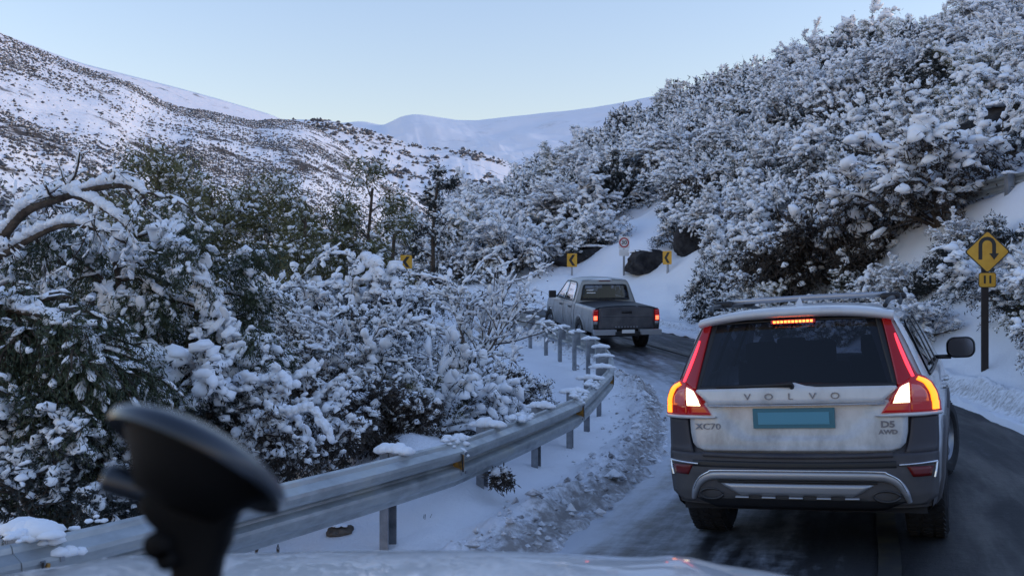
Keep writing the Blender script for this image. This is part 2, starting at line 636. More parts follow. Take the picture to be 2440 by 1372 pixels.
# valley floor and distant ground
xs = np.concatenate([np.linspace(-3000, -140, 24), np.linspace(-120, 40, 81), np.linspace(80, 3000, 20)])
ys = np.concatenate([np.linspace(-1500, -60, 12), np.linspace(-40, 120, 81), np.linspace(160, 4500, 24)])
X, Y = np.meshgrid(xs, ys, indexing='ij')
Z = -8.5 + 0.8 * fbm(X * 0.07, Y * 0.07, 3, 77) - 6.0 * np.clip((-X - 30) / 60, 0, 1)
struct("valley_ground", np.stack([X, Y, Z], -1).reshape(-1, 3), grid_faces(len(xs), len(ys)), [M['snow']])

# ---- mountains: crest given as (px, y, depth), foot as (px, y, depth)
def mountain_mat(name, lo, hi, rock_scale, streak, snow=(0.80, 0.82, 0.87), dark=(0.075, 0.065, 0.06)):
    m = new_mat(name, snow, 0.85, spec=0.15)
    tc = N(m, "ShaderNodeTexCoord")
    mp = N(m, "ShaderNodeMapping")
    mp.inputs["Scale"].default_value = streak
    mp.inputs["Rotation"].default_value = (0.0, R(18), R(20))
    L(m, tc.outputs["Object"], mp.inputs[0])
    a = N(m, "ShaderNodeTexNoise", Scale=rock_scale, Detail=10.0, Roughness=0.68)
    L(m, mp.outputs[0], a.inputs["Vector"])
    b = N(m, "ShaderNodeTexNoise", Scale=rock_scale * 0.13, Detail=4.0)
    L(m, tc.outputs["Object"], b.inputs["Vector"])
    fac = math_node(m, 'ADD', a.outputs[0], math_node(m, 'MULTIPLY', math_node(m, 'SUBTRACT', b.outputs[0], 0.5), 0.35))
    fac = maprange(m, fac, lo, hi)
    mix = N(m, "ShaderNodeMix", data_type='RGBA')
    L(m, fac, mix.inputs[0])
    mix.inputs[6].default_value = (*snow, 1)
    mix.inputs[7].default_value = (*dark, 1)
    L(m, mix.outputs[2], bsdf(m).inputs["Base Color"])
    n2 = N(m, "ShaderNodeTexNoise", Scale=rock_scale * 2, Detail=8.0, Roughness=0.6)
    L(m, tc.outputs["Object"], n2.inputs["Vector"])
    bp = N(m, "ShaderNodeBump", Strength=0.5, Distance=1.2)
    L(m, n2.outputs[0], bp.inputs["Height"])
    L(m, bp.outputs[0], bsdf(m).inputs["Normal"])
    return m


M['mount_near'] = mountain_mat("mountain_near", 0.545, 0.64, 0.20, (0.45, 0.45, 1.3), dark=(0.085, 0.075, 0.07))
M['mount_back'] = mountain_mat("mountain_back", 0.56, 0.72, 0.14, (0.6, 0.6, 1.2))
M['mount_mid'] = mountain_mat("mountain_mid", 0.56, 0.68, 0.09, (0.6, 0.6, 1.3))
M['mount_far'] = mountain_mat("mountain_far", 0.57, 0.95, 0.022, (0.7, 0.7, 1.0))


def mountain(name, crestpx, footpx, mat, amp, freq, nu=200, nt=90, gamma=0.9, back=0.6, seed=1):
    C = np.array([tuple(P(*p)) for p in crestpx])
    F = np.array([tuple(P(*p)) for p in footpx])
    C = catmull(C, 24)
    F = catmull(F, 24)
    C = np.stack([np.interp(np.linspace(0, 1, nu), np.linspace(0, 1, len(C)), C[:, k]) for k in range(3)], 1)
    F = np.stack([np.interp(np.linspace(0, 1, nu), np.linspace(0, 1, len(F)), F[:, k]) for k in range(3)], 1)
    t = np.concatenate([np.linspace(0, 1, nt), np.linspace(1.05, 1.6, 8)])
    T = t[None, :, None]
    V = F[:, None] + (C - F)[:, None] * T
    tq = np.clip(t, 0, 1)
    V[:, :, 2] = F[:, None, 2] + (C[:, 2] - F[:, 2])[:, None] * (tq ** gamma)[None]
    run = np.hypot(C[:, 0] - F[:, 0], C[:, 1] - F[:, 1])
    V[:, :, 2] -= (np.clip(t - 1, 0, 1)[None] * run[:, None]) * back
    env = np.clip(1.06 - tq, 0.05, 1)[None]
    V[:, :, 2] += amp * env * fbm(V[:, :, 0] * freq, V[:, :, 1] * freq, 5, seed, 0.55)
    # gullies running down the face
    gu = np.linspace(0, 1, nu)[:, None]
    V[:, :, 2] += amp * 0.22 * env * np.abs(fbm(gu * 22 + 0.4 * V[:, :, 2] * freq, gu * 0 + tq[None] * 1.5, 3, seed + 9))
    return struct(name, V.reshape(-1, 3), grid_faces(nu, len(t)), [mat]), V


MT_A, VA = mountain("mountain_near",
    [(-420, -130, 215), (-200, -20, 225), (0, 80, 240), (101, 124, 255), (229, 172, 270), (325, 202, 285), (386, 238, 300), (447, 258, 310), (503, 266, 318), (600, 287, 335),
     (660, 285, 345), (727, 294, 355), (782, 320, 362), (823, 348, 370), (870, 390, 378), (960, 455, 385), (1080, 545, 390)],
    [(-1200, 960, 55), (-800, 930, 60), (-300, 900, 70), (100, 870, 80), (450, 840, 95), (700, 810, 115), (900, 790, 140), (1080, 770, 180), (1250, 760, 230)],
    M['mount_near'], 3.2, 0.03, 260, 150, 0.95, seed=3)
MT_B, VB = mountain("mountain_back",
    [(-100, 40, 480), (100, 118, 480), (193, 150, 490), (254, 166, 500), (386, 199, 520), (498, 230, 540), (600, 260, 560), (660, 280, 570), (760, 330, 580)],
    [(-300, 500, 300), (300, 480, 330), (600, 470, 360), (900, 520, 420)], M['mount_back'], 4.0, 0.012, 120, 50, 1.0, seed=5)
MT_C, VC = mountain("mountain_mid",
    [(560, 262, 690), (660, 284, 690), (740, 286, 700), (800, 289, 700), (890, 312, 720), (1000, 348, 730), (1090, 356, 740), (1150, 366, 740), (1240, 396, 760), (1330, 440, 760)],
    [(450, 560, 330), (700, 560, 380), (950, 560, 430), (1150, 560, 470), (1400, 580, 520)], M['mount_mid'], 9.0, 0.010, 200, 90, 1.05, seed=7)
MT_F, VF = mountain("mountain_far",
    [(500, 300, 1900), (640, 292, 1900), (740, 286, 1850), (800, 291, 1850), (860, 290, 1850), (912, 298, 1850), (960, 281, 1800), (1000, 277, 1800), (1060, 283, 1800), (1110, 287, 1800), (1160, 284, 1800),
     (1300, 268, 1800), (1450, 249, 1780), (1560, 229, 1780), (1760, 205, 1780), (2000, 190, 1780)],
    [(400, 520, 950), (800, 500, 950), (1200, 500, 950), (1600, 500, 950), (2200, 500, 950)], M['mount_far'], 34.0, 0.0060, 300, 110, 1.1, seed=11)
# ------------------------------------------------------------------ vegetation kit
def _octa(sub):
    v = [(1, 0, 0), (-1, 0, 0), (0, 1, 0), (0, -1, 0), (0, 0, 1), (0, 0, -1)]
    f = [(0, 2, 4), (2, 1, 4), (1, 3, 4), (3, 0, 4), (2, 0, 5), (1, 2, 5), (3, 1, 5), (0, 3, 5)]
    for _ in range(sub):
        nf, cache = [], {}
        v = list(v)

        def mid(a, b):
            k = (min(a, b), max(a, b))
            if k not in cache:
                p = Vector(v[a]) + Vector(v[b])
                p.normalize()
                v.append(tuple(p))
                cache[k] = len(v) - 1
            return cache[k]
        for a, b, c in f:
            x, y, z = mid(a, b), mid(b, c), mid(c, a)
            nf += [(a, x, z), (x, b, y), (z, y, c), (x, y, z)]
        f = nf
    return np.array(v), np.array(f)


OCT = [_octa(0), _octa(1), _octa(2)]


def blobs(C, A, S, rng, lod=1, jit=0.2, flat=0.5):
    """snow lumps: centres C, axes A, half sizes S (along, across, up)"""
    C, A, S = np.asarray(C, float), np.asarray(A, float), np.asarray(S, float)
    T, F = OCT[lod]
    n = len(C)
    A = A / np.maximum(np.linalg.norm(A, axis=1), 1e-6)[:, None]
    side = np.cross(A, np.array([0, 0, 1.0]))
    ln = np.linalg.norm(side, axis=1)
    side = np.where(ln[:, None] > 0.15, side / np.maximum(ln, 1e-6)[:, None], np.array([[1.0, 0, 0]]))
    up = np.cross(side, A)
    V = np.repeat(T[None], n, 0) * (1 + jit * rng.standard_normal((n, len(T), 1)))
    V[:, :, 2] = np.where(V[:, :, 2] < 0, V[:, :, 2] * flat, V[:, :, 2])
    V = V * S[:, None, :]
    W = V[:, :, 0:1] * A[:, None] + V[:, :, 1:2] * side[:, None] + V[:, :, 2:3] * up[:, None] + C[:, None]
    FF = F[None] + (np.arange(n) * len(T))[:, None, None]
    return W.reshape(-1, 3), FF.reshape(-1, 3)


def leaves(C, Dr, ln, wd, rng):
    C, Dr = np.asarray(C, float), np.asarray(Dr, float)
    n = len(C)
    Dr = Dr / np.maximum(np.linalg.norm(Dr, axis=1), 1e-6)[:, None]
    r = rng.standard_normal((n, 3))
    s = np.cross(Dr, r)
    s /= np.maximum(np.linalg.norm(s, axis=1), 1e-6)[:, None]
    l = (ln * rng.uniform(0.6, 1.35, n))[:, None]
    w = (wd * rng.uniform(0.6, 1.3, n))[:, None]
    V = np.stack([C, C + Dr * l * 0.5 + s * w * 0.5, C + Dr * l, C + Dr * l * 0.5 - s * w * 0.5], 1)
    F = np.arange(4 * n).reshape(n, 4)
    return V.reshape(-1, 3), F


def rvec(rr):
    while True:
        p = Vector((rr.uniform(-1, 1), rr.uniform(-1, 1), rr.uniform(-1, 1)))
        if 0.05 < p.length < 1:
            return p.normalized()


def grow(rr, start, d, length, r0, lev, sp, out):
    n = sp['seg'][lev]
    pts = [start.copy()]
    d = d.normalized()
    for i in range(n):
        d = (d + rvec(rr) * sp['wander'][lev] + Vector((0, 0, sp['up'][lev]))).normalized()
        pts.append(pts[-1] + d * (length / n))
    r1 = r0 * sp['taper'][lev]
    out.append((pts, r0, r1, lev))
    if lev + 1 < sp['levels']:
        k = sp['kids'][lev]
        for j in range(k):
            t = sp['t0'][lev] + (1 - sp['t0'][lev]) * (j + rr.random()) / k
            a = min(int(t * n), n - 1)
            p = pts[a].lerp(pts[a + 1], t * n - a)
            bd = (pts[a + 1] - pts[a]).normalized()
            ax = bd.cross(rvec(rr))
            if ax.length < 1e-3:
                continue
            ang = R(sp['ang'][lev] * rr.uniform(0.65, 1.3))
            cd = Matrix.Rotation(ang, 3, ax.normalized()) @ bd
            grow(rr, p, cd, length * sp['ratio'][lev] * rr.uniform(0.65, 1.2) * (1.25 - 0.5 * t), max(r0 + (r1 - r0) * t, 0.002) * 0.62, lev + 1, sp, out)


def foliage_from(branches, sp, seed, tubes_max_lev=9):
    """-> (MB branches, leaf V,F, snow V,F) in local coordinates"""
    rng = np.random.default_rng(seed)
    mb = MB()
    lc, ld, sc, sa, ss = [], [], [], [], []
    s_w, s_h, s_p, s_lev = sp['snow_w'], sp['snow_h'], sp['snow_p'], sp['snow_lev']
    for pts, r0, r1, lev in branches:
        n = len(pts)
        if lev <= tubes_max_lev:
            rad = [r0 + (r1 - r0) * i / (n - 1) for i in range(n)]
            mb.tube(pts, rad, n=(7 if lev == 0 else 4 if lev == 1 else 3), cap=False)
        for i in range(n - 1):
            a, b = pts[i], pts[i + 1]
            seg = b - a
            hz = math.hypot(seg.x, seg.y) / max(seg.length, 1e-6)
            zt = sp.get('snow_top')            # snow gathers on the upper side, the sheltered lower part stays bare
            sh_ = 1.0 if zt is None else min(max(0.12 + 1.05 * (0.5 * (a.z + b.z) / zt), 0.10), 1.15)
            if lev >= s_lev and rng.random() < s_p * (0.35 + 0.65 * hz) * sh_:
                c = a.lerp(b, rng.uniform(0.3, 0.7))
                rr_ = r0 + (r1 - r0) * i / (n - 1)
                k = min(rng.lognormal(0, sp.get('snow_var', 0.35)), 1.9) * (0.72 + 0.33 * sh_)
                rr_ = min(rr_, 0.03)
                w = (s_w * k + rr_)
                sc.append((c.x, c.y, c.z + rr_ + s_h * k * 0.35))
                sa.append(tuple(seg))
                ss.append((min(max(seg.length * 0.62, w * 0.9), w * 2.6), w, s_h * k + rr_ * 0.3))
            if lev >= sp['leaf_lev']:
                m_ = sp['leaf_n']
                q = rng.uniform(0, 1, (m_, 1))
                base = np.array(a)[None] * (1 - q) + np.array(b)[None] * q
                base = base + rng.normal(0, sp['leaf_spread'], (m_, 3)) + np.array([[0, 0, -sp['leaf_spread'] * 0.5]])
                dr = np.array(seg.normalized())[None] * 0.8 + rng.standard_normal((m_, 3)) * 0.7 + np.array([[0, 0, sp.get('leaf_up', -0.25)]])
                lc.append(base)
                ld.append(dr)
    lv = leaves(np.vstack(lc), np.vstack(ld), sp['leaf_l'], sp['leaf_w'], rng) if lc else None
    sv = blobs(sc, sa, ss, rng, sp.get('lod', 1), sp.get('jit', 0.2)) if sc else None
    return mb, lv, sv


def plant(name, branches, sp, seed, mats, loc, label=None, cat=None, group=None, names=("trunk", "crown", "snow_cover"), extra_snow=None, tubes_max_lev=9):
    e = empty(name, loc)
    tag(e, label, cat, group)
    mb, lv, sv = foliage_from(branches, sp, seed, tubes_max_lev)
    mb.build(names[0], [mats[0]], e, True)
    if lv is not None:
        mesh_obj(names[1], lv[0], lv[1], [mats[1]], e)
    if extra_snow is not None:
        ev = blobs(extra_snow[0], extra_snow[1], extra_snow[2], np.random.default_rng(seed + 5), 2, 0.10, 0.6)
        if sv is None:
            sv = ev
        else:
            sv = (np.vstack([sv[0], ev[0]]), np.vstack([sv[1], ev[1] + len(sv[0])]))
    if sv is not None:
        mesh_obj(names[2], sv[0], sv[1], [M['snow_clump']], e, smooth=True)["kind"] = "stuff"
    return e


def copy_tree(o, parent=None):
    c = o.copy()
    COL.objects.link(c)
    if parent is not None:
        c.parent = parent
    for ch in o.children:
        copy_tree(ch, c)
    return c


# ---- shrub kinds (unit radius about 1 m)
def shrub_spec(kind):
    base = dict(levels=3, seg=[5, 4, 3], wander=[0.16, 0.30, 0.35], up=[-0.02, -0.05, -0.10], taper=[0.4, 0.4, 0.4], kids=[8, 5, 0], t0=[0.18, 0.2, 0.2],
                ang=[42, 45, 45], ratio=[0.55, 0.55, 0.5], snow_w=0.051, snow_h=0.039, snow_p=1.4, snow_lev=1, snow_var=0.45, leaf_lev=1, leaf_n=8,
                leaf_spread=0.045, leaf_l=0.075, leaf_w=0.017, lod=1, jit=0.22, stems=11, spread=(12, 72), length=1.05, r0=0.028, snow_top=0.75)
    if kind == 'wand':
        base.update(stems=16, up=[-0.12, -0.16, -0.15], wander=[0.08, 0.16, 0.2], ang=[24, 28, 30], ratio=[0.6, 0.5, 0.5], length=1.35, spread=(8, 55), snow_w=0.043, snow_h=0.033,
                    leaf_n=6, leaf_l=0.08, leaf_w=0.013)
    elif kind == 'tall':
        base.update(stems=7, length=1.5, spread=(4, 34), kids=[9, 5, 0], ratio=[0.42, 0.5, 0.5], ang=[52, 45, 45], snow_p=1.2, leaf_n=8, snow_w=0.05, snow_top=1.1)
    elif kind == 'dark':
        base.update(snow_p=0.45, leaf_n=13, leaf_l=0.09, leaf_w=0.022, length=0.9)
    elif kind == 'heavy':
        base.update(snow_w=0.060, snow_h=0.045, snow_var=0.5, stems=9, kids=[7, 4, 0], up=[-0.05, -0.12, -0.18], snow_p=0.9, leaf_n=8)
    return base


def shrub_branches(rr, sp):
    out = []
    for k in range(sp['stems']):
        az = 2 * math.pi * (k + rr.random()) / sp['stems']
        th = R(rr.uniform(*sp['spread']))
        d = Vector((math.cos(az) * math.sin(th), math.sin(az) * math.sin(th), math.cos(th)))
        grow(rr, Vector((math.cos(az) * 0.08, math.sin(az) * 0.08, -0.1)), d, sp['length'] * rr.uniform(0.75, 1.15), sp['r0'] * rr.uniform(0.7, 1.2), 0, sp, out)
    return out


def hill_at(px, y, dmin=12.0, dmax=140.0):
    """first point of the hillside on the sight line of a photo pixel (numerical march)"""
    d = dmin
    A = HS.reshape(-1, 3)
    while d < dmax:
        p = P(px, y, d)
        k = np.argmin((A[:, 0] - p.x) ** 2 + (A[:, 1] - p.y) ** 2)
        if A[k, 2] >= p.z and (A[k, 0] - p.x) ** 2 + (A[k, 1] - p.y) ** 2 < 4:
            return Vector((p.x, p.y, A[k, 2]))
        d *= 1.012
    return None


SHRUB_NAMES = ("stems", "foliage", "snow_cover")
protos = []
kinds = ['dome', 'heavy', 'wand', 'tall', 'dome', 'heavy', 'wand', 'dome', 'dark', 'dark']
leafs = ['leaf_dark', 'leaf_dark', 'leaf_brown', 'leaf_olive', 'leaf_brown', 'leaf_dark', 'leaf_dark', 'leaf_green', 'leaf_dark', 'leaf_brown']
LOOK = dict(dome='rounded snowy', heavy='thickly snow-clotted', wand='fountain-shaped snowy', tall='upright snowy', dark='dark thinly snowed')
for i, kd in enumerate(kinds):
    rr = random.Random(100 + i)
    sp = shrub_spec(kd)
    protos.append(plant("shrub", shrub_branches(rr, sp), sp, 200 + i, (M['bark'], M[leafs[i]]), (0, 0, -100), names=SHRUB_NAMES, tubes_max_lev=1))

# low detail versions for the far crowd on the hill (raw arrays)
lod_data = []
for i in range(5):
    rr = random.Random(300 + i)
    sp = shrub_spec(['dome', 'tall', 'heavy', 'dome', 'wand'][i])
    sp.update(kids=[4, 3, 0], seg=[2, 2, 1], stems=6, leaf_n=4, leaf_l=0.20, leaf_w=0.06, snow_w=0.085, snow_h=0.06, lod=0, snow_p=1.2)
    _, lv, sv = foliage_from(shrub_branches(rr, sp), sp, 400 + i, -1)
    lod_data.append((lv, sv))

# ---- scatter over the hillside
rng = np.random.default_rng(7)
# gullies and snow patches left open: (px, y, radius in px)
OPEN = [(1900, 430, 34), (1850, 500, 28), (2250, 310, 34)]
OPEN_POLY = [[(1490, 600), (1630, 590), (1668, 640), (1690, 690), (1672, 790), (1560, 810), (1420, 715), (1180, 710), (1180, 655), (1300, 648), (1420, 640)],
             [(2190, 690), (2300, 760), (2395, 840), (2460, 850), (2460, 1060), (2270, 960), (2200, 830), (2120, 760)],
             [(1405, 610), (1425, 550), (1600, 468), (1632, 535), (1610, 600), (1490, 625)],
             [(1930, 400), (1850, 470), (1840, 520), (1880, 500), (1950, 430)]]


def in_poly(x, y, poly):
    c = False
    for q in range(len(poly)):
        (x1, y1), (x2, y2) = poly[q - 1], poly[q]
        if (y1 > y) != (y2 > y) and x < (x2 - x1) * (y - y1) / (y2 - y1) + x1:
            c = not c
    return c


_hs = hill_at(2348, 890)
SIGN_D = _hs.y if _hs is not None else 20.0
# sight lines to the signs and the upper rail kept open: px, half width, highest y a nearer shrub may reach, depth
KEEP = [(2348, 58, 880, SIGN_D + 1.2), (1363, 30, 655, 43.6), (1590, 30, 650, 39.2), (1487, 26, 650, 41.0), (2375, 75, 458, (lambda h: h.y if h is not None else 26.0)(hill_at(2400, 462)) + 1.6)]
cand = []
iu = rng.uniform(20, NU - 3, 45000)
tq = rng.uniform(0.0, 1.06, 45000)
pts = hill_surface(iu, tq)
frun = np.hypot(cr[iu.astype(int), 0] - fo[iu.astype(int), 0], cr[iu.astype(int), 1] - fo[iu.astype(int), 1]) * tq
cell = {}
chosen = []
for k in range(len(pts)):
    x, y, z = pts[k]
    if y < 9 or frun[k] < 1.9:
        continue
    px = 1220 + x / y * FPX
    py = HOR - (z - ZC) / y * FPX
    if px < 980 or px > 2620 or py < -160 or py > 950:
        continue
    if any((px - a) ** 2 + (py - b) ** 2 < c * c for a, b, c in OPEN) or any(in_poly(px, py, q) for q in OPEN_POLY):
        continue
    sc = float(np.clip(rng.lognormal(0.20, 0.28), 0.7, 2.1))
    if frun[k] < 5.0:
        sc *= 0.7
    if k > len(pts) * 0.55 and y < 60:      # later tries: small shrubs that fill the gaps
        sc *= 0.5
    if y > 60:
        sc *= 1.15
    rpx = 1.45 * sc * FPX / y
    ty = HOR - (z + 1.5 * sc - ZC) / y * FPX
    if any(abs(px - a) < b_ + rpx and ty < t_ and y < d_ for a, b_, t_, d_ in KEEP):
        continue
    rad = 0.92 * sc
    gx, gy = int(x // 2.5), int(y // 2.5)
    ok = True
    for a in range(gx - 2, gx + 3):
        for b in range(gy - 2, gy + 3):
            for (qx, qy, qr) in cell.get((a, b), ()):
                if (qx - x) ** 2 + (qy - y) ** 2 < (0.66 * (rad + qr)) ** 2:
                    ok = False
                    break
            if not ok:
                break
        if not ok:
            break
    if ok:
        cell.setdefault((gx, gy), []).append((x, y, rad))
        chosen.append((sc / y, x, y, z, sc))
chosen.sort(reverse=True)
print("hill shrubs", len(chosen))
for k, (_, x, y, z, sc) in enumerate(chosen[:225]):
    i = int(rng.integers(0, len(protos)))
    o = copy_tree(protos[i])
    o.location = (x, y, z - 0.05)
    o.rotation_euler = (rng.uniform(-0.12, 0.12), rng.uniform(-0.12, 0.12), rng.uniform(0, 6.28))
    o.scale = (sc * rng.uniform(0.9, 1.15), sc * rng.uniform(0.9, 1.15), sc * rng.uniform(0.85, 1.25))
    px_, py_ = 1220 + x / y * FPX, HOR - (z - ZC) / y * FPX
    zone = ("round the hairpin sign at the right edge" if px_ > 2190 and py_ > 440 else "beside the upper guard rail" if px_ > 2190 and py_ > 300 else
            "on the hillside straight above the estate car's roof" if px_ > 1640 and py_ > 430 else "on the slope behind the pickup and chevron signs" if px_ < 1640 and py_ > 430 else
            "high on the right half of the hillside" if px_ > 1900 else "on the middle of the right hillside" if px_ > 1500 else "on the far shoulder where the hill meets the valley")
    tag(o, LOOK[kinds[i]] + " shrub " + zone, "shrub", LOOK[kinds[i]] + " shrubs " + zone)
vs, fs, ms, off = [], [], [], 0
for k, (_, x, y, z, sc) in enumerate(chosen[225:]):
    lv, sv = lod_data[int(rng.integers(0, len(lod_data)))]
    a = rng.uniform(0, 6.28)
    ca, sa_ = math.cos(a), math.sin(a)
    RM = np.array([[ca, -sa_, 0], [sa_, ca, 0], [0, 0, 1.0]]) * sc
    for (V_, F_), mi in ((lv, 0), (sv, 1)):
        W = V_ @ RM.T + np.array([x, y, z])
        vs.append(W)
        if F_.shape[1] == 4:
            tri = np.vstack([F_[:, [0, 1, 2]], F_[:, [0, 2, 3]]])
        else:
            tri = F_
        fs.append(tri + off)
        ms.append(np.full(len(tri), mi))
        off += len(W)
if vs:
    o = mesh_obj("distant_shrubs", np.vstack(vs), np.vstack(fs), [M['leaf_dark'], M['snow_clump']], None, np.concatenate(ms), True)
    tag(o, "mass of small snowy shrubs high on the right hillside", "shrubs", kind="stuff")
    print("stuff tris", len(o.data.polygons))
# ---- scrub dotted over the left mountain: low bushes, far too many to count
M['scrub'] = leaf_mat("scrub", (0.036, 0.038, 0.044), (0.09, 0.09, 0.10), 0.58)


def scrub(V, name, n, size, keep, seed, label, lod=0):
    rng = np.random.default_rng(seed)
    nu, nt = V.shape[:2]
    a = rng.uniform(0, nu - 1.01, n)
    b = rng.uniform(0, nt * 0.97 - 2, n)
    p = V[a.astype(int), b.astype(int)] * (1 - (a % 1))[:, None] + V[a.astype(int) + 1, b.astype(int)] * (a % 1)[:, None]
    w = (b % 1)[:, None]
    p2 = V[a.astype(int), b.astype(int) + 1]
    p = p * (1 - w) + p2 * w
    clump = fbm(p[:, 0] * 0.035, p[:, 1] * 0.02 + p[:, 2] * 0.05, 4, seed)
    px = 1220 + p[:, 0] / p[:, 1] * FPX
    sel = (clump * 0.6 > keep + rng.normal(0, 0.4, n)) & (px > -60) & (px < 1300) & (p[:, 1] > 105)
    p = p[sel]
    k = len(p)
    s = size * np.minimum(rng.lognormal(0, 0.5, k), 2.2)
    A = np.stack([rng.standard_normal(k), rng.standard_normal(k), np.zeros(k)], 1)
    S = np.stack([s * rng.uniform(0.8, 1.9, k), s, s * rng.uniform(0.6, 1.0, k)], 1)
    C = p + np.stack([0 * s, 0 * s, s * 0.35], 1)
    V1, F1 = blobs(C, A, S, rng, lod, 0.35, 1.0)
    up = rng.random(k) < 0.7
    ku = int(up.sum())
    V2, F2 = blobs(C[up] + np.stack([s[up] * rng.normal(0, .35, ku), s[up] * (0.3 + rng.normal(0, .35, ku)), s[up] * 0.5], 1), A[up], S[up] * np.array([[0.62, 0.62, 0.5]]), rng, lod, 0.3, 0.6)
    o = mesh_obj(name, np.vstack([V1, V2]), np.vstack([F1, F2 + len(V1)]), [M['scrub'], M['snow_clump']], None, np.concatenate([np.zeros(len(F1)), np.ones(len(F2))]), True)
    tag(o, label, "scrub", kind="stuff")
    print(name, k)
    return o


scrub(VA, "mountain_scrub", 170000, 0.17, 0.27, 51, "low dark scrub dotted over the near snowy mountainside on the left")
scrub(VC, "mountain_scrub", 9000, 0.9, 0.4, 52, "sparse dark scrub on the pale snow slope in the middle distance")
# ------------------------------------------------------------------ trees and shrubs left of the road
def tree_spec(**kw):
    s = dict(levels=4, seg=[6, 5, 4, 3], wander=[0.10, 0.22, 0.30, 0.35], up=[0.03, 0.02, -0.04, -0.10], taper=[0.35, 0.35, 0.4, 0.4], kids=[9, 5, 4, 0], t0=[0.3, 0.25, 0.2, 0.2],
             ang=[48, 45, 45, 40], ratio=[0.27, 0.5, 0.5, 0.5], snow_w=0.03, snow_h=0.025, snow_p=0.9, snow_lev=1, snow_var=0.5, leaf_lev=2, leaf_n=8, leaf_spread=0.05,
             leaf_l=0.10, leaf_w=0.036, lod=1, jit=0.22)
    s.update(kw)
    return s


def base_at(px, D, dz=0.0):
    p = P(px, 900, D)
    return Vector((p.x, p.y, ground_z(p.x, p.y) + dz))


def simple_tree(name, px, D, top_y, sp, seed, mats, label, lean=(0, 0), group=None, forks=1, r0=None, zb=None):
    b = base_at(px, D)
    if zb is not None:
        b.z = zb
    b.z = max(b.z, -4.5)
    h = P(px, top_y, D).z - b.z
    rr = random.Random(seed)
    out = []
    for k in range(forks):
        d = Vector((lean[0] + (rr.uniform(-.3, .3) if forks > 1 else 0), lean[1] + (rr.uniform(-.3, .3) if forks > 1 else 0), 1))
        grow(rr, Vector((0, 0, -0.3)), d, (h + 0.3) * (0.98 if forks == 1 else rr.uniform(0.85, 1.0)), r0 or h * 0.016 + 0.02, 0, sp, out)
    return plant(name, out, sp, seed + 1, mats, b, label, "tree", group)


olive = tree_spec(kids=[12, 6, 4, 0], leaf_n=7, leaf_l=0.10, leaf_w=0.028, leaf_lev=3, leaf_spread=0.08, snow_w=0.032, snow_h=0.024, snow_lev=2, snow_p=0.42, t0=[0.46, 0.25, 0.2, 0.2], ratio=[0.135, 0.6, 0.55, 0.5])
for (px, D, ty, sd, fk, lab) in (
        (450, 15.5, 372, 11, 2, "tall olive-green tree with twin bare stems behind the snow-clumped evergreen"),
        (395, 17.5, 440, 13, 1, "lower olive tree left of the twin-stemmed olive tree"),
        (525, 18.5, 450, 15, 1, "thin olive tree between the twin-stemmed and the forked olive trees"),
        (620, 17.0, 398, 17, 2, "olive tree with dark forked trunk in the middle of the left slope"),
        (700, 19.0, 455, 19, 1, "slim olive tree right of the dark forked trunk"),
        (742, 17.5, 385, 23, 2, "tallest olive-green tree on the left slope, nearest the slender dark tree"),
        (828, 20.0, 500, 29, 1, "short olive tree at the right end of the olive row")):
    simple_tree("broadleaf_tree", px, D, ty, olive, sd, (M['bark'], M['leaf_olive']), lab, forks=fk, r0=0.07)
simple_tree("broadleaf_tree", 300, 21.0, 520, tree_spec(kids=[9, 5, 4, 0], leaf_n=6, leaf_lev=3, leaf_l=.10, leaf_w=.026, snow_w=.032, snow_h=.025), 27, (M['bark'], M['leaf_green']), "frosted grey-green tree half hidden behind the arching bare limb")
simple_tree("slender_tree", 1022, 30.0, 425, tree_spec(kids=[16, 4, 3, 0], ratio=[0.2, 0.5, 0.5, 0.5], t0=[0.15, 0.2, 0.2, 0.2], leaf_n=7, leaf_l=.13, leaf_w=.035, leaf_lev=2, snow_w=.04, snow_h=.03), 31,
            (M['bark'], M['leaf_dark']), "slender dark tree rising alone left of the far road bend")
simple_tree("broadleaf_tree", 890, 25.0, 520, olive, 37, (M['bark'], M['leaf_olive']), "low olive tree in front of the slender dark tree", forks=2)
simple_tree("broadleaf_tree", 120, 16.0, 640, tree_spec(kids=[9, 6, 4, 0], leaf_n=6, leaf_lev=3, leaf_l=.09, leaf_w=.022, snow_w=.03, snow_h=.024), 39, (M['bark'], M['leaf_green']), "snowy small tree at the left edge below the arching limb", forks=2)

# bare, snow-covered tree by the rail
bare = tree_spec(levels=4, kids=[6, 8, 6, 0], seg=[5, 6, 5, 4], t0=[0.45, 0.2, 0.15, 0.1], ang=[40, 42, 42, 40], ratio=[0.95, 0.52, 0.5, 0.5], up=[0.05, 0.03, -0.03, -0.05], wander=[0.1, 0.2, 0.28, 0.3],
                 leaf_lev=3, leaf_n=1, leaf_l=0.05, leaf_w=0.02, snow_w=0.019, snow_h=0.016, snow_p=0.95, snow_lev=1)
b = base_at(1092, 13.2)
b.z = -0.25
rr = random.Random(41)
out = []
grow(rr, Vector((0, 0, -0.2)), Vector((0.03, 0, 1)), 1.75, 0.085, 0, bare, out)
plant("bare_tree", out, bare, 42, (M['bark_pale'], M['leaf_brown']), b, "bare tree with every twig lined in snow just behind the guard rail", "tree")
b = base_at(960, 14.5)
rr = random.Random(43)
out = []
for k in range(3):
    grow(rr, Vector((0, 0, -0.2)), Vector((rr.uniform(-.6, .3), 0, 1)), 1.9, 0.05, 0, bare, out)
plant("bare_tree", out, bare, 44, (M['bark_pale'], M['leaf_brown']), b, "bare snow-lined tree with drooping limbs left of the one by the rail", "tree")

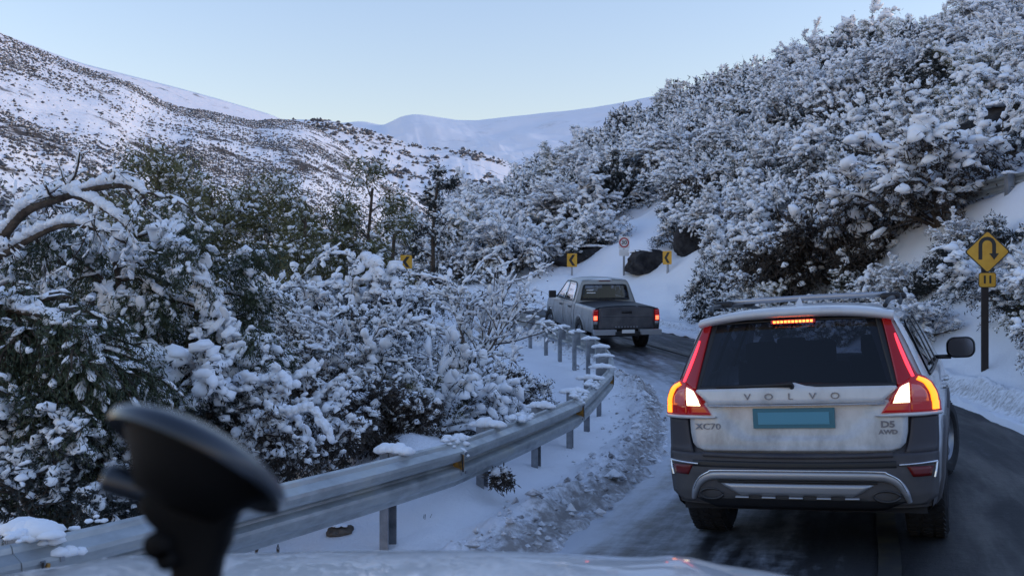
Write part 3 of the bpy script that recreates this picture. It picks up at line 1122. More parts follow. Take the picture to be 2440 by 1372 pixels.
# evergreen with heavy snow pads
D0 = 9.2
b = P(330, 1180, D0)
sp = tree_spec(kids=[17, 7, 4, 0], seg=[6, 6, 4, 3], up=[0.04, -0.10, -0.22, -0.28], ang=[62, 42, 40, 40], ratio=[0.36, 0.5, 0.5, 0.5], t0=[0.32, 0.2, 0.2, 0.2], leaf_lev=2, leaf_n=19, leaf_spread=0.05,
               leaf_l=0.045, leaf_w=0.011, leaf_up=-0.7, snow_w=0.024, snow_h=0.02, snow_p=0.5, snow_lev=1)
rr = random.Random(52)
out = []
for k, (dx, dy) in enumerate(((-0.05, 0), (0.16, 0.05), (-0.28, -0.05))):
    grow(rr, Vector((0, 0, -0.4)), Vector((dx, dy, 1)), 2.75 - 0.25 * k, 0.06, 0, sp, out)
pads = [(395, 560, 46), (425, 585, 44), (440, 620, 40), (470, 640, 44), (485, 675, 40), (500, 710, 44), (525, 760, 40), (548, 800, 40), (560, 840, 34), (255, 570, 48), (285, 590, 38), (225, 560, 40),
        (250, 690, 30), (262, 720, 34), (258, 750, 26), (300, 700, 26), (340, 730, 34), (355, 760, 30), (180, 600, 34), (150, 590, 30), (410, 650, 28), (330, 600, 30), (470, 790, 30), (310, 640, 24)]
ec, ea, es = [], [], []
for (x, y, r) in pads:
    for q in range(16):
        dd = D0 - 0.42 + rr.uniform(-0.15, 0.2)
        w = P(x + rr.uniform(-.62, .62) * r, y + rr.uniform(-.5, .6) * r, dd) - b
        k = r / FPX * D0 * rr.uniform(0.18, 0.42)
        ec.append(tuple(w))
        ea.append((rr.uniform(-1, 1), rr.uniform(-1, 1), rr.uniform(-1.6, 0.1)))
        es.append((k * 1.35, k * 0.85, k * 0.6))
plant("evergreen_tree", out, sp, 53, (M['bark'], M['leaf_green']), b, "dark drooping evergreen carrying thick pads of snow at left", "tree", extra_snow=(ec, ea, es))


def limb_tree(name, base, limbs, sp, seed, mats, label, ridge=1.0):
    """limbs: list of ([(px,y,D)...], r0, r1) drawn from the photograph's limbs; side twigs are grown on them"""
    rr = random.Random(seed)
    out = []
    ec, ea, es = [], [], []
    for pl, r0, r1 in limbs:
        c = catmull([tuple(P(*q) - base) for q in pl], 5)
        pts = [Vector(q) for q in c]
        out.append((pts, r0, r1, 0))
        n = len(pts)
        for i in range(n - 1):
            a, b2 = pts[i], pts[i + 1]
            seg = b2 - a
            r = r0 + (r1 - r0) * i / n
            if abs(seg.z) < 0.93 * seg.length:
                for q in range(4):
                    if rr.random() < 0.22:
                        continue
                    c0 = a.lerp(b2, rr.uniform(0, 1))
                    k = ridge * rr.uniform(0.35, 1.3)
                    ec.append((c0.x, c0.y, c0.z + r + 0.02 * k))
                    ea.append(tuple(seg))
                    es.append((seg.length * rr.uniform(0.3, 0.6), 0.040 * k + r * 0.7, 0.036 * k + r * 0.4))
            for q in range(sp['side']):
                if rr.random() < sp.get('side_p', 0.8):
                    bd = seg.normalized()
                    ax = bd.cross(rvec(rr))
                    cd = Matrix.Rotation(R(rr.uniform(25, 70)), 3, ax.normalized()) @ bd
                    grow(rr, a.lerp(b2, rr.random()), cd, sp['side_len'] * rr.uniform(0.5, 1.2), r * 0.5, 2, sp, out)
    return plant(name, out, sp, seed + 1, mats, base, label, "tree", extra_snow=(ec, ea, es))


sp = tree_spec(up=[0, 0, -0.10, -0.12], kids=[0, 0, 4, 0], side=1, side_p=0.35, side_len=0.45, leaf_lev=3, leaf_n=2, leaf_l=0.05, leaf_w=0.012, snow_w=0.010, snow_h=0.009, snow_lev=2, snow_p=0.8)
limb_tree("leaning_tree", P(-330, 1050, 8.4), [
    ([(-330, 1060, 8.4), (-220, 820, 8.3), (-90, 660, 8.2), (0, 572, 8.1), (60, 506, 8.0), (130, 478, 7.9), (220, 452, 7.8), (290, 443, 7.7), (335, 458, 7.6), (348, 490, 7.6)], 0.052, 0.010),
    ([(-90, 660, 8.2), (0, 612, 8.0), (70, 572, 7.9), (150, 538, 7.8), (230, 548, 7.7), (300, 580, 7.6)], 0.032, 0.009),
    ([(0, 572, 8.1), (60, 560, 8.3), (120, 590, 8.4), (160, 630, 8.5)], 0.02, 0.008),
    ([(60, 506, 8.0), (90, 470, 8.2), (150, 450, 8.3)], 0.02, 0.008),
    ([(170, 466, 7.85), (230, 490, 7.7), (290, 530, 7.6), (320, 560, 7.6)], 0.018, 0.006)],
    sp, 61, (M['bark'], M['leaf_green']), "leaning tree whose bare snow-topped limbs arch in from the left edge", 1.0)
sp = tree_spec(up=[0, 0, -0.2, -0.28], kids=[0, 0, 6, 0], side=4, side_len=0.55, leaf_lev=2, leaf_n=19, leaf_l=0.038, leaf_w=0.009, leaf_up=-0.8, leaf_spread=0.035, snow_w=0.015, snow_h=0.012, snow_lev=2, snow_p=0.3)
limb_tree("evergreen_tree", P(-260, 1300, 7.0), [
    ([(-260, 1300, 7.0), (-150, 1000, 7.0), (-60, 800, 7.0), (10, 752, 6.9), (90, 772, 6.8), (160, 800, 6.7), (215, 838, 6.6), (255, 900, 6.6)], 0.07, 0.016),
    ([(-150, 1000, 7.0), (-40, 980, 6.9), (40, 985, 6.8), (110, 1000, 6.7), (160, 1060, 6.7)], 0.04, 0.012)],
    sp, 71, (M['bark'], M['leaf_green']), "evergreen boughs drooping under snow at the lower left edge", 1.25)

# ---- individual shrubs beside the rail
def near_shrub(px, D, base_y, rad, kind, leaf, seed, label, arcs=None, squash=1.0, **kw):
    b = P(px, base_y, D)
    rr = random.Random(seed)
    sp = shrub_spec(kind)
    sp['snow_top'] = 0.7
    f = 1.0 / rad
    sp.update(levels=4, seg=[5, 4, 3, 2], wander=[0.16, 0.28, 0.33, 0.3], up=sp['up'] + [-0.1], taper=[.4, .4, .4, .4], kids=[7, 4, 3, 0], t0=[.18, .2, .2, .2], ang=sp['ang'] + [45], ratio=[0.55, 0.55, 0.55, 0.5],
              leaf_lev=2, leaf_n=4, leaf_l=0.05 * f, leaf_w=0.014 * f, leaf_spread=0.03 * f, snow_w=0.026 * f, snow_h=0.02 * f, snow_p=0.85, snow_lev=1)
    sp.update({k: (v * f if k in ('snow_w', 'snow_h', 'leaf_l', 'leaf_w') else v) for k, v in kw.items()})
    ex = None
    if arcs:
        ec, ea, es = [], [], []
        for pl, w in arcs:
            c = catmull([tuple((P(*q) - b) / rad) for q in pl], 6)
            for i in range(len(c) - 1):
                for q in range(2):
                    k = rr.uniform(0.7, 1.25) * w * f
                    ec.append(tuple(c[i] + np.array([rr.uniform(-.4, .4) * k, rr.uniform(-.4, .4) * k, rr.uniform(-.2, .3) * k])))
                    ea.append(tuple(c[i + 1] - c[i]))
                    es.append((np.linalg.norm(c[i + 1] - c[i]) * 0.8 + 0.3 * k, k * 0.85, k * 0.6))
        ex = (ec, ea, es)
    e = plant("shrub", shrub_branches(rr, sp), sp, seed + 1, (M['bark'], M[leaf]), b, label, "shrub", names=SHRUB_NAMES, extra_snow=ex)
    e.scale = (rad, rad, rad * squash)
    return e


near_shrub(680, 8.6, 1110, 0.62, 'dome', 'leaf_brown', 501, "twiggy shrub under looping ridges of snow behind the near rail", arcs=[
    ([(560, 1040, 8.2), (600, 1035, 8.2), (650, 1020, 8.15), (690, 1000, 8.1), (730, 985, 8.1), (760, 1005, 8.1), (790, 1060, 8.1)], 0.055),
    ([(590, 945, 8.5), (630, 922, 8.5), (670, 920, 8.45), (705, 940, 8.4)], 0.06), ([(700, 1000, 8.3), (735, 1050, 8.2), (745, 1090, 8.2)], 0.04)], squash=1.1)
near_shrub(915, 9.9, 1040, 0.50, 'dome', 'leaf_brown', 511, "dark brown-green shrub dusted with snow left of the snow drift", snow_p=0.35, leaf_n=9)
near_shrub(1190, 12.6, 1015, 0.36, 'heavy', 'leaf_brown', 521, "bushy snow-clotted shrub at the right foot of the bare tree", snow_w=0.045, snow_h=0.035)
near_shrub(1228, 13.4, 985, 0.30, 'tall', 'leaf_brown', 527, "small upright brown shrub beside the guard rail bend", snow_p=0.45)
near_shrub(985, 11.6, 1000, 0.50, 'heavy', 'leaf_olive', 531, "pale frosted shrub left of the bare tree's trunk", snow_w=0.03, snow_h=0.022)
near_shrub(440, 8.4, 1010, 0.7, 'heavy', 'leaf_dark', 541, "shrub of thick snow slabs and thin dark stems below the evergreen", snow_w=0.042, snow_h=0.03)
near_shrub(120, 6.6, 1230, 0.62, 'dome', 'leaf_dark', 551, "dark tangled shrub behind the rail at the lower left", snow_p=0.5)
near_shrub(330, 7.0, 1220, 0.55, 'dome', 'leaf_dark', 557, "dark snow-flecked shrub behind the rail left of the phone mount", snow_p=0.6)
near_shrub(20, 7.4, 1100, 0.6, 'dome', 'leaf_green', 559, "shrub with a rounded snow cap at the left edge", snow_p=0.4, arcs=[([(0, 965, 6.9), (50, 955, 6.9), (110, 960, 6.9), (150, 990, 6.85)], 0.06)])
near_shrub(560, 9.6, 980, 0.6, 'heavy', 'leaf_brown', 561, "snow-heaped shrub between the evergreen and the looping snow ridges", snow_w=0.038, snow_h=0.03)
near_shrub(790, 11.5, 960, 0.75, 'wand', 'leaf_dark', 571, "bluish shrub of fine snowy wands behind the dark brown-green shrub", snow_w=0.02, snow_h=0.016)
near_shrub(690, 13.5, 900, 0.9, 'wand', 'leaf_dark', 573, "spreading shrub with long pale stems under the olive trees", snow_w=0.03, snow_h=0.022)
near_shrub(880, 16.5, 760, 0.8, 'heavy', 'leaf_dark', 575, "mound-like shrub with dark hollows under snow above the bare trees", snow_w=0.06, snow_h=0.045, leaf_n=9)
near_shrub(1192, 1.0 * 8.9, 1142, 0.065, 'dome', 'leaf_brown', 581, "tiny brown tuft poking from the snow under the rail", snow_p=0.5, kids=[3, 2, 2, 0], stems=6)

# ---- large shrubs on the right bank
for (px, y, rad, kd, lf, sd, lab, kw) in (
        (1745, 728, 1.35, 'dome', 'leaf_dark', 601, "big overhanging shrub with a dark hollow beneath, right of the snow bank", dict(snow_w=0.06, snow_h=0.045, leaf_n=8, leaf_l=0.09, leaf_w=0.022)),
        (1890, 690, 1.25, 'wand', 'leaf_brown', 605, "wide shrub of long drooping wands directly above the car's roof rack", dict(snow_w=0.045, snow_h=0.034, leaf_l=0.09, leaf_w=0.02)),
        (2030, 640, 1.05, 'heavy', 'leaf_dark', 611, "broad shrub under ropes of snow left of the hairpin sign", dict(snow_w=0.07, snow_h=0.05, leaf_l=0.09, leaf_w=0.02)),
        (2255, 790, 0.85, 'dome', 'leaf_dark', 617, "dark leaning shrub just behind the hairpin sign's post", dict(snow_p=0.35, leaf_n=9, leaf_l=0.08, leaf_w=0.02)),
        (2530, 790, 0.75, 'tall', 'leaf_olive', 621, "frosted upright shrub cut by the right edge beside the hairpin sign", dict(snow_w=0.035, snow_h=0.028))):
    h_ = hill_at(px, y)
    near_shrub(px, h_.y + (2.2 if sd == 617 else 0.0), y + 10, rad, kd, lf, sd, lab, **kw)

# ---- the rest of the slope below the rail
rng = np.random.default_rng(19)
placed = []
tries = 0
while len(placed) < 85 and tries < 8000:
    tries += 1
    D = float(np.exp(rng.uniform(math.log(7.0), math.log(48.0))))
    px = rng.uniform(-120, 1215)
    x = (px - 1220) / FPX * D
    i, d = road_sd(x, D)
    if d > -5.3 or (D < 11 and d > -6.2):
        continue
    z = max(ground_z(x, D), -7.5)
    sc = float(np.clip(rng.lognormal(0.15, 0.3), 0.7, 1.9)) * (0.75 if D < 10 else 1.0 if D < 18 else 1.3)
    if P(px, 0, D).z < 0:
        continue
    ytop = HOR - (z + 1.1 * sc - ZC) / D * FPX
    rp_ = 0.95 * sc * FPX / D
    if ytop < 600 or (px + rp_ > 1150 and D < 34) or (px > 950 and ytop < 690) or (abs(px - 968) < 40 + rp_ and ytop < 660):
        continue
    if any((x - a) ** 2 + (D - b_) ** 2 < (0.55 * (sc + s_)) ** 2 for a, b_, s_ in placed):
        continue
    placed.append((x, D, sc))
    ik = int(rng.integers(0, len(protos)))
    o = copy_tree(protos[ik])
    o.location = (x, D, z - 0.05)
    o.rotation_euler = (rng.uniform(-0.15, 0.15), rng.uniform(-0.15, 0.15), rng.uniform(0, 6.28))
    o.scale = (sc, sc, sc * rng.uniform(0.9, 1.3))
    zone = "on the slope just behind the near guard rail" if D < 12 else "lower on the slope left of the guard rail" if D < 22 else "far down the slope below the mountain"
    tag(o, LOOK[kinds[ik]] + " shrub " + zone, "shrub", LOOK[kinds[ik]] + " shrubs " + zone)
print("left shrubs", len(placed))
for p_ in protos:
    for ch in list(p_.children):
        bpy.data.objects.remove(ch, do_unlink=True)
    bpy.data.objects.remove(p_, do_unlink=True)

# ------------------------------------------------------------------ guard rails
m = M['galv'] = new_mat("galvanised_steel", (0.42, 0.45, 0.46), 0.45, metal=0.55)
tc = N(m, "ShaderNodeTexCoord")
mp = N(m, "ShaderNodeMapping")
mp.inputs["Scale"].default_value = (1.0, 1.0, 3.0)
L(m, tc.outputs["Object"], mp.inputs[0])
n1 = N(m, "ShaderNodeTexNoise", Scale=1.7, Detail=7.0, Roughness=0.65)
L(m, mp.outputs[0], n1.inputs["Vector"])
r = N(m, "ShaderNodeValToRGB")
e_ = r.color_ramp.elements
e_[0].position, e_[1].position = 0.30, 0.55
e_[0].color, e_[1].color = (0.27, 0.29, 0.30, 1), (0.44, 0.47, 0.48, 1)
x = e_.new(0.70)
x.color = (0.47, 0.47, 0.42, 1)
x = e_.new(0.78)
x.color = (0.36, 0.29, 0.16, 1)
L(m, n1.outputs[0], r.inputs[0])
L(m, r.outputs[0], bsdf(m).inputs["Base Color"])
n2 = N(m, "ShaderNodeTexNoise", Scale=9.0, Detail=5.0)
L(m, tc.outputs["Object"], n2.inputs["Vector"])
L(m, maprange(m, n2.outputs[0], 0.3, 0.7, 0.35, 0.6), bsdf(m).inputs["Roughness"])
M['galv_dark'] = new_mat("galvanised_post", (0.22, 0.24, 0.27), 0.6, metal=0.4)
noise_var(M['galv_dark'], (0.15, 0.165, 0.19), (0.30, 0.32, 0.35), 6.0)
M['reflector'] = new_mat("rail_reflector_amber", (0.50, 0.24, 0.03), 0.35)
noise_var(M['reflector'], (0.16, 0.09, 0.03), (0.60, 0.30, 0.04), 20.0)
M['black_steel'] = new_mat("black_steel", (0.015, 0.015, 0.017), 0.5)

WPROF = [(q, h * 1.12) for q, h in [(0.000, 0.0), (0.012, -0.012), (0.020, -0.035), (0.078, -0.065), (0.083, -0.085), (0.083, -0.110), (0.078, -0.128), (0.012, -0.145), (0.006, -0.158), (0.012, -0.171),
         (0.078, -0.188), (0.083, -0.206), (0.083, -0.231), (0.078, -0.251), (0.020, -0.281), (0.012, -0.304), (0.0, -0.316)]]


def guard_rail(name, path2, ztop, label, joint0, panel=4.0, post_at=None, side=1, post_h=1.1, caps=True, reflectors=(), drape=(), straight=0):
    """path2: dense Nx2 post line; ztop: N heights of the rail top; side=+1 beam on the right of travel"""
    seg = np.linalg.norm(np.diff(path2, axis=0), axis=1)
    S = np.concatenate([[0], np.cumsum(seg)])
    if straight:                                    # straight panels between the joints, as bolted
        ks = np.array([0.0] + [joint0 + panel * k for k in range(-3, straight) if joint0 + panel * k > 0])
        q = np.stack([np.interp(ks, S, path2[:, 0]), np.interp(ks, S, path2[:, 1])], 1)
        m_ = S <= ks[-1]
        path2 = path2.copy()
        path2[m_, 0] = np.interp(S[m_], ks, q[:, 0])
        path2[m_, 1] = np.interp(S[m_], ks, q[:, 1])
        for _ in range(2):
            path2[1:-1] = 0.25 * path2[:-2] + 0.5 * path2[1:-1] + 0.25 * path2[2:]
    tan = np.gradient(path2, axis=0)
    tan /= np.linalg.norm(tan, axis=1)[:, None]
    nor = np.stack([tan[:, 1], -tan[:, 0]], 1) * side

    def at(s):
        return (Vector((np.interp(s, S, path2[:, 0]), np.interp(s, S, path2[:, 1]), np.interp(s, S, ztop))),
                Vector((np.interp(s, S, tan[:, 0]), np.interp(s, S, tan[:, 1]), 0)).normalized(),
                Vector((np.interp(s, S, nor[:, 0]), np.interp(s, S, nor[:, 1]), 0)).normalized())
    root = empty(name, (float(path2[0, 0]), float(path2[0, 1]), 0.0))
    tag(root, label, "guard rail")
    org = Vector(root.location)
    joints = [joint0 + panel * k for k in range(-6, 40)]
    joints = [q for q in joints if 0 < q < S[-1]]
    edges = [0.0] + joints + [S[-1]]
    for k in range(len(edges) - 1):
        a, b = edges[k] - (0.16 if k else 0), edges[k + 1] + (0.0)
        ss = np.arange(a, b + 0.001, 0.25) if b - a > 0.3 else np.array([a, b])
        if ss[-1] < b:
            ss = np.append(ss, b)
        lift = 0.0055 if k % 2 else 0.0
        vs, fs = [], []
        npf = len(WPROF)
        for s_ in ss:
            p, t, n = at(max(s_, 0))
            for q, h in WPROF:
                vs.append(p - org + n * (0.15 + q + lift) + Vector((0, 0, h)))
        for i in range(len(ss) - 1):
            for j in range(npf - 1):
                fs.append((i * npf + j, i * npf + j + 1, (i + 1) * npf + j + 1, (i + 1) * npf + j))
        o = mesh_obj("beam", [tuple(v) for v in vs], fs, [M['galv']], root)
        md = o.modifiers.new("solid", 'SOLIDIFY')
        md.thickness = 0.004
        md.offset = -1
    # posts
    rr = random.Random(5)
    for s_ in post_at:
        p, t, n = at(s_)
        rot = Matrix((n, t, Vector((0, 0, 1)))).transposed()
        mb = MB()
        c = p - org - n * 0.02
        hgt = post_h
        # C-section post: web and two flanges
        mb.box(c + Vector((0, 0, 0.0 - hgt / 2)), (0.012, 0.125, hgt), 0, rot)
        for sg in (-1, 1):
            mb.box(c + t * sg * 0.056 + n * 0.035 + Vector((0, 0, 0.0 - hgt / 2)), (0.06, 0.010, hgt - 0.002), 0, rot)
        post = mb.build("post", [M['galv_dark']], root)
        mb = MB()
        mb.box(c + n * 0.105 + Vector((0, 0, -0.13)), (0.10, 0.10, 0.30), 0, rot)
        mb.build("spacer_block", [M['galv_dark']], post)
        if caps:
            L_ = rr.uniform(0.14, 0.19)
            cc, aa, sz = [], [], []
            for q in range(7):
                w = (q - 3) / 3.0
                cc.append(tuple(c + n * (0.08 + w * L_ * 0.75) + t * rr.uniform(-.012, .012) + Vector((0, 0, 0.012 + 0.012 * (1 - w * w)))))
                aa.append(tuple(n))
                sz.append((L_ * 0.42, 0.085 * rr.uniform(0.9, 1.15) * (1 - 0.2 * w * w), 0.046 * rr.uniform(0.8, 1.4) * (1 - 0.3 * w * w)))
            V_, F_ = blobs(cc, aa, sz, np.random.default_rng(int(s_ * 100)), 2, 0.05, 0.55)
            mesh_obj("snow_cap", V_, F_, [M['snow_clump']], post, smooth=True)
    for s_ in reflectors:
        p, t, n = at(s_)
        mb = MB()
        c = p - org + n * (0.15 + 0.055) + Vector((0, 0, -0.158)) - t * 0.05
        rot = Matrix((n, t, Vector((0, 0, 1)))).transposed()
        mb.box(c, (0.09, 0.016, 0.12), 0, rot)
        mb.tube([c + n * 0.045 - t * 0.03 + Vector((0, 0, 0.07)), c + n * 0.05 - t * 0.035, c + n * 0.045 - t * 0.01 + Vector((0, 0, -0.07))], 0.006, 5, 1)
        mb.build("reflector", [M['reflector'], M['black_steel']], root)
        for bz in (-0.095, -0.245):
            for bt in (-0.07, 0.03):
                bb = MB()
                cb = p - org + n * (0.15 + 0.086) + t * bt + Vector((0, 0, bz))
                bb.box(cb, (0.012, 0.022, 0.022), 0, rot)
                bb.build("bolt", [M['galv_dark']], root)
    for s_, ln, hang in drape:                      # snow slumped over the beam
        p, t, n = at(s_)
        cc, aa, sz = [], [], []
        for q in range(int(ln / 0.018)):
            w = rr.uniform(-0.5, 0.5) * ln
            p2, t2, n2 = at(s_ + w)
            e = 1 - (2 * w / ln) ** 2
            hz = rr.random() ** 1.6
            cc.append(tuple(p2 - org + n2 * (0.10 + 0.13 * hz) + Vector((0, 0, 0.03 - hang * hz * e))))
            aa.append(tuple(t2 + n2 * rr.uniform(-.8, .8)))
            k = rr.uniform(0.022, 0.05) * (0.5 + 0.5 * e)
            sz.append((k * 1.3, k, k * 0.7))
        V_, F_ = blobs(cc, aa, sz, np.random.default_rng(int(s_ * 10)), 1, 0.12, 0.7)
        mesh_obj("snow_drape", V_, F_, [M['snow_clump']], root, smooth=True)["kind"] = "stuff"
    return root, at, S


rp = catmull(RAIL, 12)
_ri = [road_sd(q[0], q[1])[0] for q in rp]
rz = np.array([CZ[i] for i in _ri])
for _ in range(10):
    rz[1:-1] = 0.25 * rz[:-2] + 0.5 * rz[1:-1] + 0.25 * rz[2:]
rz = rz + 0.665 + 0.12 * np.clip((rp[:, 1] - 16) / 6.0, 0, 1)
_seg = np.concatenate([[0], np.cumsum(np.linalg.norm(np.diff(rp, axis=0), axis=1))])
post_s = [_seg[k * 12] for k in range(2, len(RAIL) - 3)]


def s_of_y(yv):
    return float(_seg[int(np.argmin(np.abs(rp[:, 1] - yv)))])


j0 = s_of_y(4.75)
guard_rail("guard_rail", catmull(RAIL, 36), np.repeat(0, 1) if False else np.interp(np.linspace(0, 1, len(catmull(RAIL, 36))), np.linspace(0, 1, len(rz)), rz), "long galvanised guard rail curving along the left road edge with snow-capped posts", j0, 3.9, post_s, 1, 1.15,
           reflectors=[j0, j0 + 3.9, j0 + 7.8, j0 + 11.7], drape=[(j0 + 0.1, 0.55, 0.12), (j0 + 3.95, 0.45, 0.16), (j0 + 5.6, 0.5, 0.05), (j0 + 7.9, 0.5, 0.12), (j0 + 9.4, 0.7, 0.08)], straight=4)

# rail of the upper road, on the hillside at right
_hu = hill_at(2400, 462)
_du = (_hu.y if _hu is not None else 24.0) - 0.25
print('upper rail', _du)
up = np.array([tuple(P(x, y, d * _du / 24.2))[:3] for x, y, d in ((2230, 458, 26.6), (2300, 440, 25.6), (2375, 420, 24.5), (2450, 404, 23.4), (2560, 380, 22.0), (2700, 350, 20.5))])
upd = catmull(up, 10)
_us = np.concatenate([[0], np.cumsum(np.linalg.norm(np.diff(upd[:, :2], axis=0), axis=1))])
guard_rail("guard_rail", upd[:, :2], upd[:, 2], "short guard rail of the upper road on the hillside at right", 2.0, 4.0, [float(np.interp(2400, 1220 + upd[:, 0] / upd[:, 1] * FPX, _us)), float(_us[-1]) - 0.6, 0.4], -1, 0.8)

# ------------------------------------------------------------------ road signs
M['sign_yellow'] = new_mat("sign_yellow", (0.62, 0.33, 0.02), 0.45)
noise_var(M['sign_yellow'], (0.55, 0.27, 0.015), (0.66, 0.37, 0.03), 3.0)
M['sign_black'] = new_mat("sign_black", (0.012, 0.012, 0.012), 0.5)
M['sign_white'] = new_mat("sign_white", (0.72, 0.72, 0.72), 0.45)
M['sign_red'] = new_mat("sign_red", (0.40, 0.025, 0.03), 0.45)
M['post_brown'] = new_mat("post_dark_brown", (0.022, 0.015, 0.013), 0.7)
M['post_grey'] = new_mat("post_grey", (0.30, 0.31, 0.33), 0.6, metal=0.3)


def plate(mb, poly, y, th, mi, ybk=None):
    """flat polygon in the xz plane, front at -y"""
    n = len(poly)
    vs = [(p[0], y, p[1]) for p in poly] + [(p[0], y + th, p[1]) for p in poly]
    fs = [tuple(range(n))[::1], tuple(range(2 * n - 1, n - 1, -1))]
    for i in range(n):
        j = (i + 1) % n
        fs.append((i, i + n, j + n, j))
    mb.add(vs, fs, mi)


def text_mesh(s, size, mat, parent, loc, rot=(R(90), 0, 0), depth=0.002, name="lettering", align='CENTER', xs=1.0, bold=0.0):
    cu = bpy.data.curves.new(name, 'FONT')
    cu.body = s
    cu.size = size
    cu.align_x = align
    cu.align_y = 'CENTER'
    cu.extrude = depth
    cu.offset = bold
    cu.resolution_u = 3
    t = bpy.data.objects.new("tmp_text", cu)
    COL.objects.link(t)
    dg = bpy.context.evaluated_depsgraph_get()
    me = bpy.data.meshes.new_from_object(t.evaluated_get(dg))
    bpy.data.objects.remove(t, do_unlink=True)
    me.name = name
    me.materials.clear()
    me.materials.append(mat)
    o = bpy.data.objects.new(name, me)
    link(o)
    o.parent = parent
    o.location = loc
    o.rotation_euler = rot
    o.scale = (xs, 1, 1)
    return o


def rrect(w, h, r, n=4):
    out = []
    for cx, cz, a0 in ((w / 2 - r, h / 2 - r, 0), (-w / 2 + r, h / 2 - r, 90), (-w / 2 + r, -h / 2 + r, 180), (w / 2 - r, -h / 2 + r, 270)):
        for k in range(n + 1):
            a = R(a0 + 90 * k / n)
            out.append((cx + r * math.cos(a), cz + r * math.sin(a)))
    return out


def rot45(poly):
    c = math.sqrt(0.5)
    return [(c * (x - z), c * (x + z)) for x, z in poly]


def thick_path(mb, pts, w, y, th, mi):
    pts = [Vector((p[0], 0, p[1])) for p in pts]
    n = len(pts)
    l, r_ = [], []
    for i in range(n):
        d = (pts[min(i + 1, n - 1)] - pts[max(i - 1, 0)]).normalized()
        q = Vector((-d.z, 0, d.x)) * w / 2
        l.append(pts[i] + q)
        r_.append(pts[i] - q)
    vs = [(p.x, y, p.z) for p in l + r_] + [(p.x, y + th, p.z) for p in l + r_]
    fs = []
    m2 = 2 * n
    for i in range(n - 1):
        fs += [(i, i + 1, n + i + 1, n + i), (m2 + i, m2 + n + i, m2 + n + i + 1, m2 + i + 1), (i, m2 + i, m2 + i + 1, i + 1), (n + i, n + i + 1, m2 + n + i + 1, m2 + n + i)]
    fs += [(0, n, m2 + n, m2), (n - 1, m2 + n - 1, m2 + 2 * n - 1, 2 * n - 1)]
    mb.add(vs, fs, mi)


# hairpin sign
D = 20.0
k = D / FPX
_h = hill_at(2348, 890)
D = _h.y if _h is not None else 20.0
k = D / FPX
base = P(2348, 905, D)
sg = empty("road_sign", base, (0, 0, R(-8)))
tag(sg, "yellow diamond hairpin-bend sign with a numbered plate on a dark post at right", "road sign")
zc = (905 - 600) * k
mb = MB()
mb.box((0, 0.03, 0.5 * (905 - 560) * k), (0.105, 0.05, (905 - 560) * k), 0)
mb.build("post", [M['post_brown']], sg)
a = 104 * k / math.sqrt(2)
mb = MB()
plate(mb, [(x + 0.03, z + zc) for x, z in rot45(rrect(a, a, 0.04))], -0.006, 0.006, 0)
dp = mb.build("diamond_plate", [M['sign_black']], sg)
mb = MB()
plate(mb, [(x + 0.03, z + zc) for x, z in rot45(rrect(a - 0.035, a - 0.035, 0.03))], -0.009, 0.002, 0)
mb.build("yellow_face", [M['sign_yellow']], dp)
mb = MB()
arc = [(-0.100, -0.145)] + [(-0.100, 0.06)] + [(0.005 - 0.105 * math.cos(t), 0.09 + 0.105 * math.sin(t)) for t in np.linspace(0.15, math.pi - 0.15, 9)] + [(0.110, 0.06), (0.110, -0.05)]
thick_path(mb, [(x + 0.02, z + zc + 0.02) for x, z in arc], 0.058, -0.013, 0.003, 0)
plate(mb, [(x + 0.02, z + zc + 0.02) for x, z in ((0.035, -0.045), (0.110, -0.150), (0.185, -0.045))], -0.0135, 0.003, 0)
mb.build("hairpin_arrow", [M['sign_black']], dp)
zn = (905 - 667) * k
mb = MB()
plate(mb, [(x + 0.03, z + zn) for x, z in rrect(40 * k, 36 * k, 0.04)], -0.006, 0.006, 0)
npl = mb.build("number_plate", [M['sign_black']], sg)
mb = MB()
plate(mb, [(x + 0.03, z + zn) for x, z in rrect(37 * k, 33 * k, 0.035)], -0.009, 0.002, 0)
mb.build("yellow_face", [M['sign_yellow']], npl)
text_mesh("11", 0.17, M['sign_black'], npl, (0.03, -0.012, zn), name="number", bold=0.006)


def chevron(px, base_y, top_y, D, w_px, h_px, yaw, label, post_mat):
    _h = hill_at(px, base_y + 2)
    if _h is not None and px > 1200:
        D = _h.y
    k = D / FPX
    b = P(px, base_y + 14, D)
    s_ = empty("chevron_sign", b, (0, 0, R(yaw)))
    tag(s_, label, "road sign")
    H = (base_y + 14 - top_y) * k
    w, h = w_px * k, h_px * k
    mb = MB()
    mb.box((0, 0.03, H * 0.48), (0.07, 0.05, H * 0.96), 0)
    mb.build("post", [post_mat], s_)
    mb = MB()
    plate(mb, [(x, z + H - h / 2) for x, z in rrect(w, h, 0.03)], -0.006, 0.006, 0)
    p = mb.build("plate", [M['sign_yellow']], s_)
    mb = MB()
    c = H - h / 2
    plate(mb, [(0.30 * w, c + 0.40 * h), (0.02 * w, c + 0.40 * h), (-0.32 * w, c), (-0.03 * w, c)][::-1], -0.011, 0.003, 0)
    plate(mb, [(-0.03 * w, c), (-0.32 * w, c), (0.02 * w, c - 0.40 * h), (0.30 * w, c - 0.40 * h)][::-1], -0.011, 0.003, 0)
    mb.build("chevron", [M['sign_black']], p)
    return s_


chevron(1363, 655, 604, 44.0, 24, 32, 4, "yellow chevron sign with a black arrow on a pale post at the far bend", M['post_grey'])
chevron(1590, 655, 598, 37.0, 24, 32, -38, "yellow chevron sign turned away on the snow bank right of the pickup", M['post_grey'])
chevron(968, 680, 608, 34.0, 28, 32, 12, "orange-yellow chevron sign showing among the left trees", M['post_grey'])
